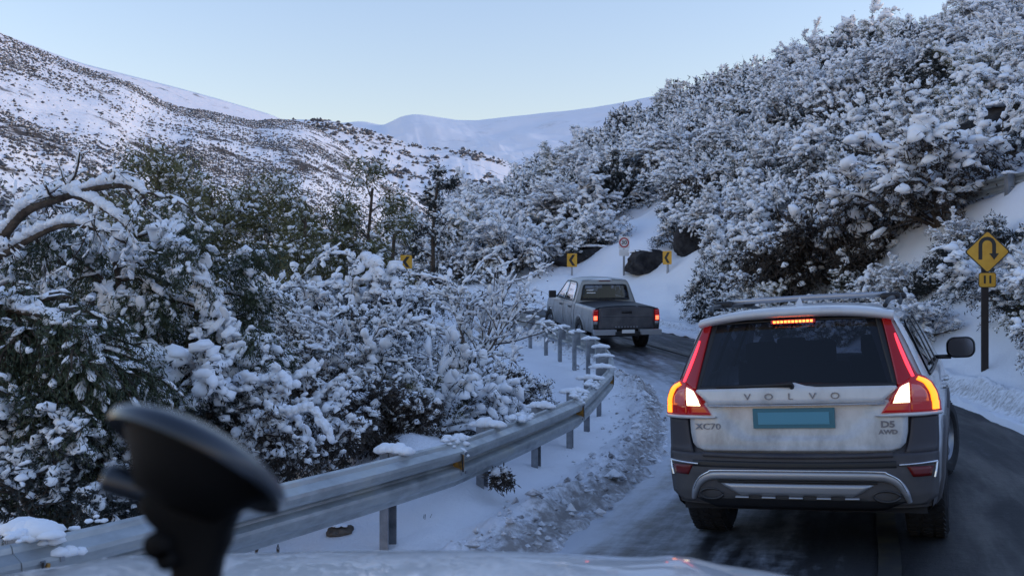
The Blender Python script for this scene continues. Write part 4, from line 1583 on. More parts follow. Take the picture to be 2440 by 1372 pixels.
# speed limit sign
_h = hill_at(1487, 660)
D = _h.y if _h is not None else 41.0
k = D / FPX
print('signs', D)
b = P(1487, 670, D)
sp_s = empty("speed_sign", b, (0, 0, R(6)))
tag(sp_s, "white speed limit sign with red ring and a plate below on a grey pole", "road sign")
H = (670 - 563) * k
mb = MB()
mb.box((0, 0.03, H / 2), (0.07, 0.05, H - 0.02), 0)
mb.build("post", [M['post_grey']], sp_s)
mb = MB()
plate(mb, [(x, z + H - 15 * k) for x, z in rrect(26 * k, 30 * k, 0.04)], -0.006, 0.006, 0)
pl = mb.build("upper_plate", [M['sign_white']], sp_s)
mb = MB()
ring = [(10.5 * k * math.cos(t), H - 15 * k + 10.5 * k * math.sin(t)) for t in np.linspace(0, 2 * math.pi, 33)]
thick_path(mb, ring, 0.05, -0.010, 0.003, 0)
mb.build("red_ring", [M['sign_red']], pl)
text_mesh("30", 0.22, M['sign_black'], pl, (0, -0.010, H - 15 * k), name="number", bold=0.004)
mb = MB()
plate(mb, [(x, z + H - 39 * k) for x, z in rrect(24 * k, 16 * k, 0.03)], -0.006, 0.006, 0)
mb.build("lower_plate", [M['sign_white']], sp_s)

# ------------------------------------------------------------------ rocks on the slope
def rock(name, px, y, D, size, seed, label, cap=True, rotz=0.0, mat='rock'):
    rr = random.Random(seed)
    T, F = _octa(3)
    planes = [(rvec(rr), rr.uniform(0.62, 0.95)) for _ in range(14)]
    vs = []
    for p in T:
        q = Vector(p) * (1 + 0.10 * mnoise.noise(Vector(p) * 1.7 + Vector((seed, 0, 0))))
        for n_, dd in planes:
            ov = q.dot(n_) - dd
            if ov > 0:
                q -= n_ * ov
        q += q.normalized() * (0.13 * mnoise.noise(q * 2.6 + Vector((seed, 3, 1))) + 0.06 * mnoise.noise(q * 6 + Vector((seed, 3, 1))))
        vs.append((q.x * size[0], q.y * size[1], q.z * size[2]))
    b = P(px, y, D)
    e = empty(name, b, (0, 0, rotz))
    tag(e, label, "rock")
    mesh_obj("stone", vs, F, [M[mat]], e)
    if cap:
        cc, aa, sz = [], [], []
        for q in range(30):
            a = rr.uniform(0, 6.28)
            t = rr.random() ** 0.6 * 0.52
            cc.append((math.cos(a) * t * size[0], math.sin(a) * t * size[1], size[2] * (0.86 - 0.35 * t * t)))
            aa.append((rr.uniform(-1, 1), rr.uniform(-1, 1), 0))
            s_ = min(size) * 0.20 * rr.uniform(0.7, 1.4)
            sz.append((s_ * 1.4, s_, s_ * 0.45))
        V_, F_ = blobs(cc, aa, sz, np.random.default_rng(seed), 2, 0.06, 0.5)
        mesh_obj("snow_cap", V_, F_, [M['snow_clump']], e, smooth=True)
    return e


def rock_on_hill(px, y, size, seed, label, cap=True, rotz=0.0, pull=0.0):
    h = hill_at(px, y)
    D = h.y - pull if h is not None else 30.0
    return rock("boulder", px, y, D, size, seed, label, cap, rotz, 'rock' if seed == 3 else 'rock_dark')


rock_on_hill(2205, 372, (1.25, 0.9, 0.62), 3, "brown sloping boulder with snow on its top, upper right", rotz=R(-24), pull=0.9)
rock_on_hill(2410, 350, (1.5, 0.9, 1.3), 4, "large dark boulder standing in for dark bushes above the upper guard rail", cap=True, pull=0.4)  # dark boulder added in place of a dark mass of bushes
rock_on_hill(1405, 622, (1.7, 1.0, 0.75), 5, "broad rock in a shade-dark colour behind the far chevron sign", cap=True, pull=-0.9)  # shade among bush and rock put into the dark stone colour
rock_on_hill(1660, 585, (0.9, 0.7, 1.05), 6, "dark rock at the bank right of the turned chevron sign", pull=0.6)
rock_on_hill(1885, 380, (1.25, 0.8, 0.75), 8, "dark rock hollow in the middle of the right hillside", pull=0.5)
rock_on_hill(1540, 628, (1.1, 0.8, 0.55), 9, "low snow-striped rock beside the speed limit sign's pole", pull=0.3)
rock_on_hill(1870, 190, (1.9, 1.2, 1.2), 10, "dark outcrop near the top of the right hillside", pull=0.8)
# small stone in the snow under the rail
rock("stone", 812, 1266, 7.9, (0.13, 0.10, 0.06), 12, "brown stone half buried in the snow between the near rail posts", cap=True)

# clods of dirty snow thrown up along the plough berm
rng = np.random.default_rng(33)
nq = 3200
ii = rng.integers(40, len(CC) - 120, nq)
ee = np.where(rng.random(nq) < 0.9, 2.62 + rng.normal(0, 0.22, nq), rng.uniform(2.2, 3.3, nq))
X_, Y_ = CC[ii, 0] - CN[ii, 0] * ee, CC[ii, 1] - CN[ii, 1] * ee
z_ = CZ[ii] + BANK[ii] * (np.maximum(-ee, -2.4) + 0.8) + verge_relief(X_, Y_, -ee, CS[ii])
s_ = 0.018 * rng.lognormal(0, 0.55, nq)
cc = np.stack([X_, Y_, z_ + s_ * 0.3], 1)
aa = np.stack([rng.standard_normal(nq), rng.standard_normal(nq), np.zeros(nq)], 1)
sz = np.stack([s_ * 1.3, s_, s_ * 0.8], 1)
V_, F_ = blobs(cc, aa, sz, rng, 0, 0.25, 1.0)
o = mesh_obj("snow_clods", V_, F_, [M['snow_gravel']], None)
tag(o, "loose dirty snow clods strewn along the ploughed edge", "snow", kind="stuff")

# dry twigs sticking out of the verge snow
for q, (px, y, D, h) in enumerate(((1012, 1262, 8.1, 0.14), (610, 1308, 6.5, 0.08), (660, 1305, 6.6, 0.05), (1240, 930, 14.5, 0.30), (905, 1225, 8.2, 0.06))):
    rr = random.Random(q)
    b = P(px, y, D)
    mb = MB()
    for j in range(4):
        a = Vector((rr.uniform(-.01, .01), rr.uniform(-.01, .01), -0.03))
        mid = a + Vector((rr.uniform(-.2, .2) * h, rr.uniform(-.2, .2) * h, h * 0.6))
        mb.tube([a, mid, mid + Vector((rr.uniform(-.3, .3) * h, 0, h * 0.5))], [0.004, 0.003, 0.0015], 4)
    o = mb.build("dry_twig", [M['bark']])
    o.location = b
    tag(o, ["thin forked dry twig standing in the snow right of the near rail post", "short dry stalk in the snow beside the phone mount", "tiny dry stub in the snow near the bonnet",
            "tall dry stalks at the inner side of the rail bend", "small dry twig under the near rail panel"][q], "twig")
# ------------------------------------------------------------------ vehicle kit
M['paint_white'] = new_mat("car_paint_white", (0.70, 0.71, 0.72), 0.30, coat=0.6)


def grime(m, clean, dirt, z0, z1, amount=0.8):
    """road film that thickens towards the wheels, broken up by noise"""
    tc = N(m, "ShaderNodeTexCoord")
    sp_ = N(m, "ShaderNodeSeparateXYZ")
    L(m, tc.outputs["Object"], sp_.inputs[0])
    a = N(m, "ShaderNodeTexNoise", Scale=3.5, Detail=9.0, Roughness=0.68)
    mp_ = N(m, "ShaderNodeMapping")
    mp_.inputs["Scale"].default_value = (1.0, 1.0, 0.55)
    L(m, tc.outputs["Object"], mp_.inputs[0])
    L(m, mp_.outputs[0], a.inputs["Vector"])
    h = maprange(m, sp_.outputs[2], z0, z1, 0.75, 0.0)
    f_ = math_node(m, 'ADD', h, math_node(m, 'MULTIPLY', math_node(m, 'SUBTRACT', a.outputs[0], 0.46), 1.8))
    f_ = math_node(m, 'MULTIPLY', maprange(m, f_, 0.05, 0.95), amount)
    mx = N(m, "ShaderNodeMix", data_type='RGBA')
    L(m, f_, mx.inputs[0])
    mx.inputs[6].default_value = (*clean, 1)
    mx.inputs[7].default_value = (*dirt, 1)
    L(m, mx.outputs[2], bsdf(m).inputs["Base Color"])
    L(m, maprange(m, f_, 0.0, 0.7, bsdf(m).inputs["Roughness"].default_value, 0.75), bsdf(m).inputs["Roughness"])


grime(M['paint_white'], (0.58, 0.60, 0.63), (0.19, 0.185, 0.185), 0.45, 1.35, 0.85)
M['cladding'] = new_mat("plum_grey_plastic", (0.060, 0.056, 0.066), 0.55)
grime(M['cladding'], (0.036, 0.034, 0.043), (0.105, 0.10, 0.10), 0.3, 1.0, 0.7)
M['plastic_black'] = new_mat("plastic_black", (0.010, 0.010, 0.012), 0.5)
M['rubber'] = new_mat("tyre_rubber", (0.012, 0.012, 0.013), 0.85)
noise_var(M['rubber'], (0.008, 0.008, 0.009), (0.022, 0.022, 0.024), 12.0)
M['rim'] = new_mat("wheel_rim", (0.30, 0.31, 0.33), 0.35, metal=0.8)
M['chrome'] = new_mat("chrome_trim", (0.75, 0.76, 0.78), 0.18, metal=0.9)
M['silver'] = new_mat("silver_skid", (0.40, 0.41, 0.44), 0.38, metal=0.6)
M['exhaust'] = new_mat("exhaust_tip", (0.06, 0.06, 0.065), 0.4, metal=0.7)
M['interior'] = new_mat("interior_dark", (0.018, 0.018, 0.022), 0.8)
M['lamp_red'] = emis(new_mat("lamp_lens_red", (0.16, 0.004, 0.006), 0.12, coat=0.5), (1.0, 0.01, 0.01), 0.07)
M['lamp_red_lit'] = emis(new_mat("lamp_lens_red_lit", (0.10, 0.002, 0.004), 0.10, coat=0.25), (1.0, 0.006, 0.012), 0.055)
M['lamp_streak'] = emis(new_mat("lamp_light_guide", (0.5, 0.05, 0.06), 0.2), (1.0, 0.03, 0.06), 1.3)
M['lamp_led'] = emis(new_mat("lamp_led_amber", (0.6, 0.2, 0.03), 0.2), (1.0, 0.22, 0.012), 1.7)
M['lamp_white'] = emis(new_mat("reverse_lamp", (0.8, 0.75, 0.6), 0.2), (1.0, 0.80, 0.48), 1.75)
M['lamp_clear'] = emis(new_mat("lamp_lens_clear", (0.30, 0.12, 0.14), 0.15, coat=0.5), (1.0, 0.15, 0.16), 0.08)
M['brake_bar'] = emis(new_mat("brake_bar", (0.6, 0.1, 0.03), 0.2), (1.0, 0.16, 0.03), 4.0)
M['reflex_red'] = new_mat("reflex_red", (0.13, 0.008, 0.008), 0.25)
M['plate_teal'] = new_mat("plate_teal", (0.045, 0.165, 0.215), 0.5)
M['plate_light'] = new_mat("plate_light_teal", (0.085, 0.285, 0.390), 0.5)
M['badge'] = new_mat("badge_grey", (0.24, 0.25, 0.28), 0.3, metal=0.5)


def glass_mat(name, tint, alpha):
    m = bpy.data.materials.new(name)
    m.use_nodes = True
    nt = m.node_tree
    nt.nodes.remove(nt.nodes["Principled BSDF"])
    tr = nt.nodes.new("ShaderNodeBsdfTransparent")
    tr.inputs[0].default_value = (*tint, 1)
    gl = nt.nodes.new("ShaderNodeBsdfGlossy")
    gl.inputs["Roughness"].default_value = 0.03
    gl.inputs[0].default_value = (0.9, 0.9, 0.9, 1)
    fr = nt.nodes.new("ShaderNodeFresnel")
    fr.inputs[0].default_value = 1.5
    mx = nt.nodes.new("ShaderNodeMixShader")
    nt.links.new(fr.outputs[0], mx.inputs[0])
    nt.links.new(tr.outputs[0], mx.inputs[1])
    nt.links.new(gl.outputs[0], mx.inputs[2])
    nt.links.new(mx.outputs[0], nt.nodes["Material Output"].inputs[0])
    return m


M['glass_tint'] = glass_mat("glass_tinted", (0.10, 0.115, 0.15), 1)
M['glass'] = glass_mat("glass_clear", (0.70, 0.74, 0.76), 1)


def poly_span(poly, z):
    xs = []
    n = len(poly)
    for i in range(n):
        (x1, z1), (x2, z2) = poly[i], poly[(i + 1) % n]
        if (z1 <= z <= z2) or (z2 <= z <= z1):
            if abs(z2 - z1) < 1e-9:
                xs += [x1, x2]
            else:
                xs.append(x1 + (x2 - x1) * (z - z1) / (z2 - z1))
    return min(xs), max(xs)


def patch(name, poly, surf, off, th, mat, parent, nc=12, dz=0.02, smooth=True, nsign=-1):
    """panel following a surface: poly in (u, z); surf(u, z) -> Vector, normal; sits 'off' proud of it with skirt depth th"""
    zs = sorted(set(round(p[1], 5) for p in poly))
    rows = []
    for a, b in zip(zs[:-1], zs[1:]):
        k = max(1, int((b - a) / dz))
        rows += [a + (b - a) * i / k for i in range(k)]
    rows.append(zs[-1])
    eps = 1e-5
    vs, fs = [], []
    for r_, z in enumerate(rows):
        zz = z + (eps if r_ == 0 else -eps if r_ == len(rows) - 1 else 0)
        a, b = poly_span(poly, zz)
        for c in range(nc + 1):
            u = a + (b - a) * c / nc
            p, n = surf(u, z)
            vs.append(p + n * off)
    W = nc + 1
    for r_ in range(len(rows) - 1):
        for c in range(nc):
            fs.append((r_ * W + c, r_ * W + c + 1, (r_ + 1) * W + c + 1, (r_ + 1) * W + c))
    # skirt
    loop = [c for c in range(W)] + [r_ * W + nc for r_ in range(1, len(rows))] + [(len(rows) - 1) * W + c for c in range(nc - 1, -1, -1)] + [r_ * W for r_ in range(len(rows) - 2, 0, -1)]
    base = len(vs)
    for i in loop:
        r_, c = divmod(i, W)
        a, b = poly_span(poly, min(max(rows[r_], zs[0] + eps), zs[-1] - eps))
        p, n = surf(a + (b - a) * c / nc, rows[r_])
        vs.append(p + n * (off - th))
    nl = len(loop)
    for k in range(nl):
        k2 = (k + 1) % nl
        fs.append((loop[k2], loop[k], base + k, base + k2))
    o = mesh_obj(name, [tuple(v) for v in vs], fs, [mat], parent, None, False)
    if smooth:
        o.data.polygons.foreach_set("use_smooth", np.array([i < (len(rows) - 1) * nc for i in range(len(fs))]))
    return o


def strip(name, path, w, surf, off, th, mat, parent, n=8):
    """ribbon of width w (number or list) along a (u, z) path on a surface"""
    c = catmull(path, n)
    k = len(c)
    ws = np.interp(np.linspace(0, 1, k), np.linspace(0, 1, len(path)), w if isinstance(w, (list, tuple)) else [w] * len(path))
    vs = []
    for i in range(k):
        d = c[min(i + 1, k - 1)] - c[max(i - 1, 0)]
        d = d / max(np.linalg.norm(d), 1e-9)
        q = np.array([-d[1], d[0]])
        for s in (-1, -0.4, 0.4, 1):
            u, z = c[i] + q * ws[i] * 0.5 * s
            p, nn = surf(u, z)
            vs.append(p + nn * (off + (0.3 * th if abs(s) < 0.5 else 0)))
        for s in (-1, 1):
            u, z = c[i] + q * ws[i] * 0.5 * s
            p, nn = surf(u, z)
            vs.append(p + nn * (off - th))
    fs = []
    for i in range(k - 1):
        a, b = i * 6, (i + 1) * 6
        fs += [(a, a + 1, b + 1, b), (a + 1, a + 2, b + 2, b + 1), (a + 2, a + 3, b + 3, b + 2), (a + 4, a, b, b + 4), (a + 3, a + 5, b + 5, b + 3)]
    return mesh_obj(name, [tuple(v) for v in vs], fs, [mat], parent, None, True)


def wheel(parent, x, y, r=0.36, w=0.24, side=1, name="wheel", rz=0.0):
    e = MB()
    h = w / 2
    prof = [(-h * 0.80, r * 0.62), (-h, r * 0.72), (-h, r * 0.90), (-h * 0.86, r * 0.975), (-h * 0.6, r), (h * 0.6, r), (h * 0.86, r * 0.975), (h, r * 0.90), (h, r * 0.72), (h * 0.80, r * 0.62)]
    e.lathe(prof, 36, 'x')
    # tread lugs
    for j in range(44):
        t = 2 * math.pi * j / 44
        for q in (-0.5, 0.0, 0.5):
            rot = Matrix.Rotation(-t, 3, 'X')
            e.box(rot @ Vector((q * w * 0.62, 0, r + 0.003)), (w * 0.22, r * 0.09, 0.012), 0, rot @ Matrix.Rotation(0.5 * (1 if q else -1), 3, 'Z'))
    o = e.build(name, [M['rubber']], parent, False)
    o.location = (x, y, r)
    o.rotation_euler = (0, 0, rz)
    e = MB()
    f = side
    e.lathe([(f * h * 0.80, r * 0.62), (f * h * 0.70, r * 0.60), (f * h * 0.45, r * 0.56), (f * h * 0.2, r * 0.3), (f * h * 0.2, 0.001)], 32, 'x')
    for j in range(5):
        t = 2 * math.pi * j / 5
        rot = Matrix.Rotation(-t, 3, 'X')
        e.box(rot @ Vector((f * h * 0.55, 0, r * 0.33)), (0.025, r * 0.16, r * 0.52), 0, rot)
    e.lathe([(-f * h * 0.80, r * 0.62), (-f * h * 0.3, r * 0.5), (-f * h * 0.2, 0.001)], 24, 'x')
    e.build("rim", [M['rim']], o, True)
    return o


def interp(x, xs, ys):
    return float(np.interp(x, xs, ys))


# ------------------------------------------------------------------ white estate car ahead
# local frame: x right, y forward (0 at the rear bumper), z up from the road
def e_hw(y, z):
    wz = interp(z, [0.28, 0.36, 0.5, 0.8, 1.05, 1.13, 1.18, 1.25, 1.42, 1.58, 1.645, 1.69], [0.80, 0.875, 0.905, 0.925, 0.915, 0.895, 0.865, 0.835, 0.765, 0.69, 0.635, 0.52])
    wp = interp(y, [0.0, 0.12, 0.35, 0.8, 1.2, 3.6, 4.3, 4.75, 4.95], [0.955, 0.975, 0.99, 1.0, 1.005, 1.0, 0.975, 0.90, 0.78])
    return wz * wp


def e_yr(x, z):
    prof = interp(z, [0.28, 0.36, 0.46, 0.60, 0.72, 0.735, 0.76, 0.95, 1.06, 1.075, 1.15, 1.20, 1.58, 1.64, 1.66, 1.72], [0.16, 0.05, 0.01, 0.0, 0.02, 0.035, 0.05, 0.075, 0.085, 0.075, 0.085, 0.11, 0.30, 0.33, 0.24, 0.30])
    a = min(abs(x) / 0.90, 1.05)
    return prof + 0.05 * a * a + 0.15 * a ** 7


def e_rear(u, z):
    e = 0.01
    p = Vector((u, e_yr(u, z), z))
    tx = Vector((2 * e, e_yr(u + e, z) - e_yr(u - e, z), 0))
    tz = Vector((0, e_yr(u, z + e) - e_yr(u, z - e), 2 * e))
    n = tx.cross(tz).normalized()          # x cross z = -y : faces the rear
    return p, n


def e_side(sgn):
    def f(y, z):
        e = 0.02
        p = Vector((sgn * e_hw(y, z), y, z))
        ty = Vector((sgn * (e_hw(y + e, z) - e_hw(y - e, z)), 2 * e, 0))
        tz = Vector((sgn * (e_hw(y, z + e) - e_hw(y, z - e)), 0, 2 * e))
        n = ty.cross(tz).normalized()
        if n.x * sgn < 0:
            n = -n
        return p, n
    return f


def mirror(poly):
    return [(-x, z) for x, z in poly]


def estate_car(loc, rot):
    root = empty("estate_car", loc)
    root.rotation_mode = 'QUATERNION'
    root.rotation_quaternion = rot
    tag(root, "white estate car with lit red tail lamps and grey bumper on the road ahead", "car")
    # ---------- body shell
    ZL = [0.30, 0.36, 0.42, 0.50, 0.58, 0.66, 0.74, 0.82, 0.90, 0.98, 1.04, 1.09, 1.13, 1.16]
    VU = [0.03, 0.08, 0.16, 0.26, 0.38, 0.50, 0.62, 0.73, 0.82, 0.89, 0.94, 0.975]
    XR = [0.90, 0.78, 0.62, 0.44, 0.22, 0.0]
    YS = [0.36, 0.44, 0.55, 0.70, 0.85, 1.0, 1.15, 1.35, 1.6, 1.9, 2.2, 2.5, 2.75, 3.0, 3.25, 3.5, 3.75, 4.0, 4.25, 4.5, 4.7, 4.85, 4.95]

    def top(y):
        return interp(y, [0.0, 0.25, 0.6, 1.4, 2.3, 2.7, 3.0, 3.55, 4.2, 4.7, 4.95], [1.69, 1.70, 1.725, 1.735, 1.715, 1.66, 1.56, 1.20, 1.15, 1.06, 0.92])

    def section(y):
        s = []
        zt = top(y)
        belt = min(1.16, zt - 0.04)
        for z in ZL:
            zz = 0.30 + (z - 0.30) * (belt - 0.30) / 0.86
            s.append((e_hw(y, 0.30 + (z - 0.30)), zz))
        for v in VU:
            zz = belt + (zt - 0.045 - belt) * v / 0.975
            s.append((e_hw(y, 1.16 + (1.69 - 1.16) * v), zz))
        xt = s[-1][0]
        for q in XR:
            s.append((xt * q, zt - 0.045 * (q / 1.0) ** 2 * 0.9))
        return s
    rows = len(ZL) + len(VU) + len(XR)
    # rear-most ring follows the rear surface
    ring0 = []
    s0 = section(0.36)
    for (x, z) in s0:
        xr = e_hw(0.06, z) if z < 1.64 else x
        xr = min(xr, x) if z >= 1.60 else xr
        ring0.append((xr, max(0.0, e_yr(xr, z)) if z < 1.66 else e_yr(xr, min(z, 1.72)), z))
    sh = MB()

    def in_side_window(y, z):
        return (0.62 < y < 3.15) and 1.20 < z < 1.58 and z < 1.20 + (3.35 - y) * 0.62

    def in_arch(y, z):
        return (math.hypot(y - 1.02, z - 0.36) < 0.41) or (math.hypot(y - 3.85, z - 0.36) < 0.41)

    for sgn in (-1, 1):
        rings = [[Vector((sgn * x, y, z)) for x, y, z in ring0]] + [[Vector((sgn * x, y, z)) for x, z in section(y)] for y in YS]
        base = len(sh.v)
        for rg in rings:
            sh.v += [tuple(p) for p in rg]
        for i in range(len(rings) - 1):
            for j in range(rows - 1):
                c = (rings[i][j] + rings[i + 1][j + 1]) / 2
                if in_side_window(c.y, c.z) or in_arch(c.y, c.z):
                    continue
                if 2.78 < c.y < 3.50 and abs(c.x) < 0.62 and c.z > 1.18:      # windscreen opening
                    continue
                q = (base + i * rows + j, base + (i + 1) * rows + j, base + (i + 1) * rows + j + 1, base + i * rows + j + 1)
                sh.f.append(q if sgn > 0 else q[::-1])
                sh.m.append(1 if c.z < 0.52 else 0)
    # rear cap (behind the separate rear panels), with the rear window left open
    nzr = [0.36 + (1.665 - 0.36) * k / 46 for k in range(47)]
    base = len(sh.v)
    NC = 30
    for z in nzr:
        w = e_hw(0.06, z) - 0.004
        for c in range(NC + 1):
            x = -w + 2 * w * c / NC
            sh.v.append((x, e_yr(x, z) + 0.022, z))
    for r_ in range(46):
        for c in range(NC):
            x = (c + 0.5) / NC * 2 - 1
            z = (nzr[r_] + nzr[r_ + 1]) / 2
            if 1.19 < z < 1.60 and abs(x) < 0.75 * interp(z, [1.19, 1.60], [1.0, 0.98]):
                continue
            sh.f.append((base + r_ * (NC + 1) + c, base + r_ * (NC + 1) + c + 1, base + (r_ + 1) * (NC + 1) + c + 1, base + (r_ + 1) * (NC + 1) + c))
            sh.m.append(1 if z < 0.98 else 0)
    sh.build("body", [M['paint_white'], M['cladding']], root, True)
    # floor, seats
    it = MB()
    it.box((0, 2.45, 0.40), (1.62, 4.5, 0.18), 0)
    it.box((0, 0.75, 0.85), (1.5, 0.9, 0.10), 0)
    it.box((0, 0.6, 0.55), (1.5, 0.10, 0.5), 0)
    it.build("floor_pan", [M['interior']], root)
    for y, n in ((1.75, 3), (2.75, 2)):
        for q in range(n):
            x = (q - (n - 1) / 2) * (0.47 if n == 3 else 0.74)
            sb = MB()
            w = 0.44 if n == 3 else 0.50
            sb.box((x, y, 0.92), (w, 0.14, 0.66), 0, Matrix.Rotation(R(-12), 3, 'X'))
            sb.box((x, y - 0.07, 1.34), (0.26, 0.10, 0.18), 0, Matrix.Rotation(R(-8), 3, 'X'))
            bevel(sb.build("seat", [M['interior']], root), 0.03, 2)
    # ---------- rear panels
    tail = patch("tailgate", [(-0.60, 1.075), (-0.53, 0.965), (-0.72, 0.955), (-0.715, 0.86), (-0.70, 0.79), (-0.67, 0.755), (-0.61, 0.737), (0.61, 0.737), (0.67, 0.755), (0.70, 0.79), (0.715, 0.86), (0.72, 0.955), (0.53, 0.965), (0.60, 1.075)][::-1]
                 if False else [(-0.72, 0.955), (-0.715, 0.86), (-0.70, 0.79), (-0.67, 0.755), (-0.61, 0.737), (0.61, 0.737), (0.67, 0.755), (0.70, 0.79), (0.715, 0.86), (0.72, 0.955), (0.72, 1.0), (0.60, 1.075), (-0.60, 1.075), (-0.72, 1.0)],
                 e_rear, 0.012, 0.03, M['paint_white'], root, 40, 0.012)
    # recessed number-plate field: pull the middle of the tailgate in
    for v in tail.data.vertices:
        x, z = abs(v.co.x), v.co.z
        lim = interp(z, [0.82, 0.86, 0.95, 1.06], [0.33, 0.40, 0.50, 0.58])
        a = np.clip((lim - x) / 0.035, 0, 1) * np.clip((z - 0.815) / 0.02, 0, 1)
        v.co.y += 0.016 * a * a * (3 - 2 * a)
    band = patch("tailgate_band", [(-0.575, 1.070), (-0.665, 1.145), (-0.655, 1.155), (-0.10, 1.160), (-0.05, 1.185), (0.02, 1.188), (0.09, 1.166), (0.16, 1.158), (0.655, 1.155), (0.665, 1.145), (0.575, 1.070)], e_rear, 0.026, 0.05, M['paint_white'], root, 40, 0.010)
    strip("chrome_strip", [(-0.585, 1.062), (-0.3, 1.060), (0, 1.059), (0.3, 1.060), (0.585, 1.062)], 0.015, e_rear, 0.034, 0.03, M['chrome'], root)
    for ch, x in zip("VOLVO", (-0.30, -0.155, -0.01, 0.135, 0.28)):
        p, n = e_rear(x, 1.108)
        text_mesh(ch, 0.062, M['badge'], band, (p.x, p.y - 0.030, 1.108), (R(90), 0, 0), 0.004, "badge_letter", xs=1.25)
    p, n = e_rear(-0.60, 0.905)
    text_mesh("XC70", 0.060, M['badge'], tail, (-0.59, p.y - 0.018, 0.905), (R(90), 0, R(-7)), 0.003, "model_lettering", xs=1.3)
    text_mesh("D5", 0.058, M['badge'], tail, (0.60, p.y - 0.018, 0.912), (R(90), 0, R(7)), 0.003, "model_lettering", xs=1.25, bold=0.002)
    text_mesh("AWD", 0.040, M['badge'], tail, (0.60, p.y - 0.018, 0.862), (R(90), 0, R(7)), 0.003, "model_lettering", xs=1.2, bold=0.002)
    npt = patch("number_plate", [(-0.27, 0.893), (0.27, 0.893), (0.27, 1.028), (-0.27, 1.028)], lambda u, z: (Vector((u, e_yr(0, 0.95) - 0.004, z)), Vector((0, -1, 0))), 0.012, 0.02, M['plate_teal'], root, 2, 0.2, False)
    patch("plate_field", [(-0.235, 0.920), (0.235, 0.920), (0.235, 1.002), (-0.235, 1.002)], lambda u, z: (Vector((u, e_yr(0, 0.95) - 0.004, z)), Vector((0, -1, 0))), 0.016, 0.003, M['plate_light'], npt, 2, 0.2, False)
    # ---------- rear window
    gw = [(-0.675, 1.150), (0.675, 1.150), (0.655, 1.22), (0.60, 1.48), (0.575, 1.60), (0.54, 1.625), (-0.54, 1.625), (-0.575, 1.60), (-0.60, 1.48), (-0.655, 1.22)]
    rw = patch("rear_window", gw, e_rear, 0.010, 0.004, M['glass_tint'], root, 30, 0.03)
    fr = [(-0.675, 1.150), (0.675, 1.150), (0.60, 1.48), (0.56, 1.625), (-0.56, 1.625), (-0.60, 1.48), (-0.675, 1.150)]
    strip("window_border", [(-0.655, 1.165), (-0.3, 1.17), (0, 1.172), (0.3, 1.17), (0.655, 1.165)], 0.035, e_rear, 0.011, 0.006, M['plastic_black'], rw)
    strip("window_border", [(-0.54, 1.615), (-0.3, 1.622), (0, 1.624), (0.3, 1.622), (0.54, 1.615)], 0.03, e_rear, 0.011, 0.006, M['plastic_black'], rw)
    for s in (-1, 1):
        strip("window_border", [(s * 0.660, 1.165), (s * 0.615, 1.35), (s * 0.585, 1.48), (s * 0.555, 1.61)], 0.04, e_rear, 0.011, 0.006, M['plastic_black'], rw)
    # wiper
    wp = MB()
    p, n = e_rear(0.0, 1.19)
    wp.tube([p + Vector((0, -0.03, -0.02)), p + Vector((0, -0.055, 0.0)), e_rear(-0.12, 1.185)[0] + Vector((0, -0.035, 0)), e_rear(-0.52, 1.178)[0] + Vector((0, -0.03, 0))], [0.022, 0.020, 0.014, 0.006], 8)
    wp.build("wiper", [M['plastic_black']], root, True)
    # roof spoiler lip with high brake light
    sp_o = MB()
    vs = []
    xs_ = np.linspace(-0.66, 0.66, 29)
    for x in xs_:
        a = abs(x) / 0.66
        drop = 0.055 * a ** 3
        y0 = e_yr(x, 1.66) - 0.05 + 0.02 * a
        vs += [(x, 0.62, 1.722 - drop * 1.1 - 0.004), (x, y0 + 0.06, 1.706 - drop), (x, y0, 1.682 - drop), (x, y0 + 0.012, 1.655 - drop), (x, y0 + 0.10, 1.640 - drop)]
    fs = []
    for i in range(len(xs_) - 1):
        for j in range(4):
            fs.append((i * 5 + j, i * 5 + j + 1, (i + 1) * 5 + j + 1, (i + 1) * 5 + j))
    sp_o.add(vs, fs)
    spo = sp_o.build("roof_spoiler", [M['paint_white']], root, True)
    hb = MB()
    hb.box((0, e_yr(0, 1.60) - 0.030, 1.612), (0.30, 0.02, 0.026), 0)
    hbo = hb.build("high_brake_light", [M['lamp_red']], root)
    for q in range(11):
        lb = MB()
        lb.box((-0.125 + 0.025 * q, e_yr(0, 1.60) - 0.043, 1.612), (0.017, 0.008, 0.016), 0)
        lb.build("led", [M['brake_bar']], hbo)
    # ---------- tail lamps
    for s in (-1, 1):
        f = (lambda pl: pl) if s > 0 else mirror
        lower = [(0.735, 0.985), (0.905, 0.985), (0.90, 1.06), (0.885, 1.12), (0.86, 1.17), (0.82, 1.205), (0.77, 1.225), (0.735, 1.20)]
        lamp = patch("tail_lamp", f(lower), e_rear, 0.030, 0.06, M['lamp_red'], root, 14, 0.015)
        inner = [(0.560, 0.985), (0.732, 0.985), (0.732, 1.19), (0.70, 1.17), (0.668, 1.150), (0.62, 1.075)]
        patch("inner_lens", f(inner), e_rear, 0.030, 0.06, M['lamp_red'], lamp, 10, 0.015)
        upper = [(0.668, 1.152), (0.735, 1.196), (0.785, 1.215), (0.735, 1.32), (0.685, 1.45), (0.640, 1.565), (0.625, 1.61), (0.578, 1.605), (0.605, 1.48), (0.650, 1.25)]
        patch("upper_lens", f(upper), e_rear, 0.024, 0.05, M['lamp_red_lit'], lamp, 8, 0.02)
        strip("light_guide", f([(0.755, 1.205), (0.722, 1.29), (0.690, 1.38), (0.665, 1.455), (0.655, 1.49)]), [0.016, 0.020, 0.018, 0.014, 0.008], e_rear, 0.030, 0.01, M['lamp_streak'], lamp)
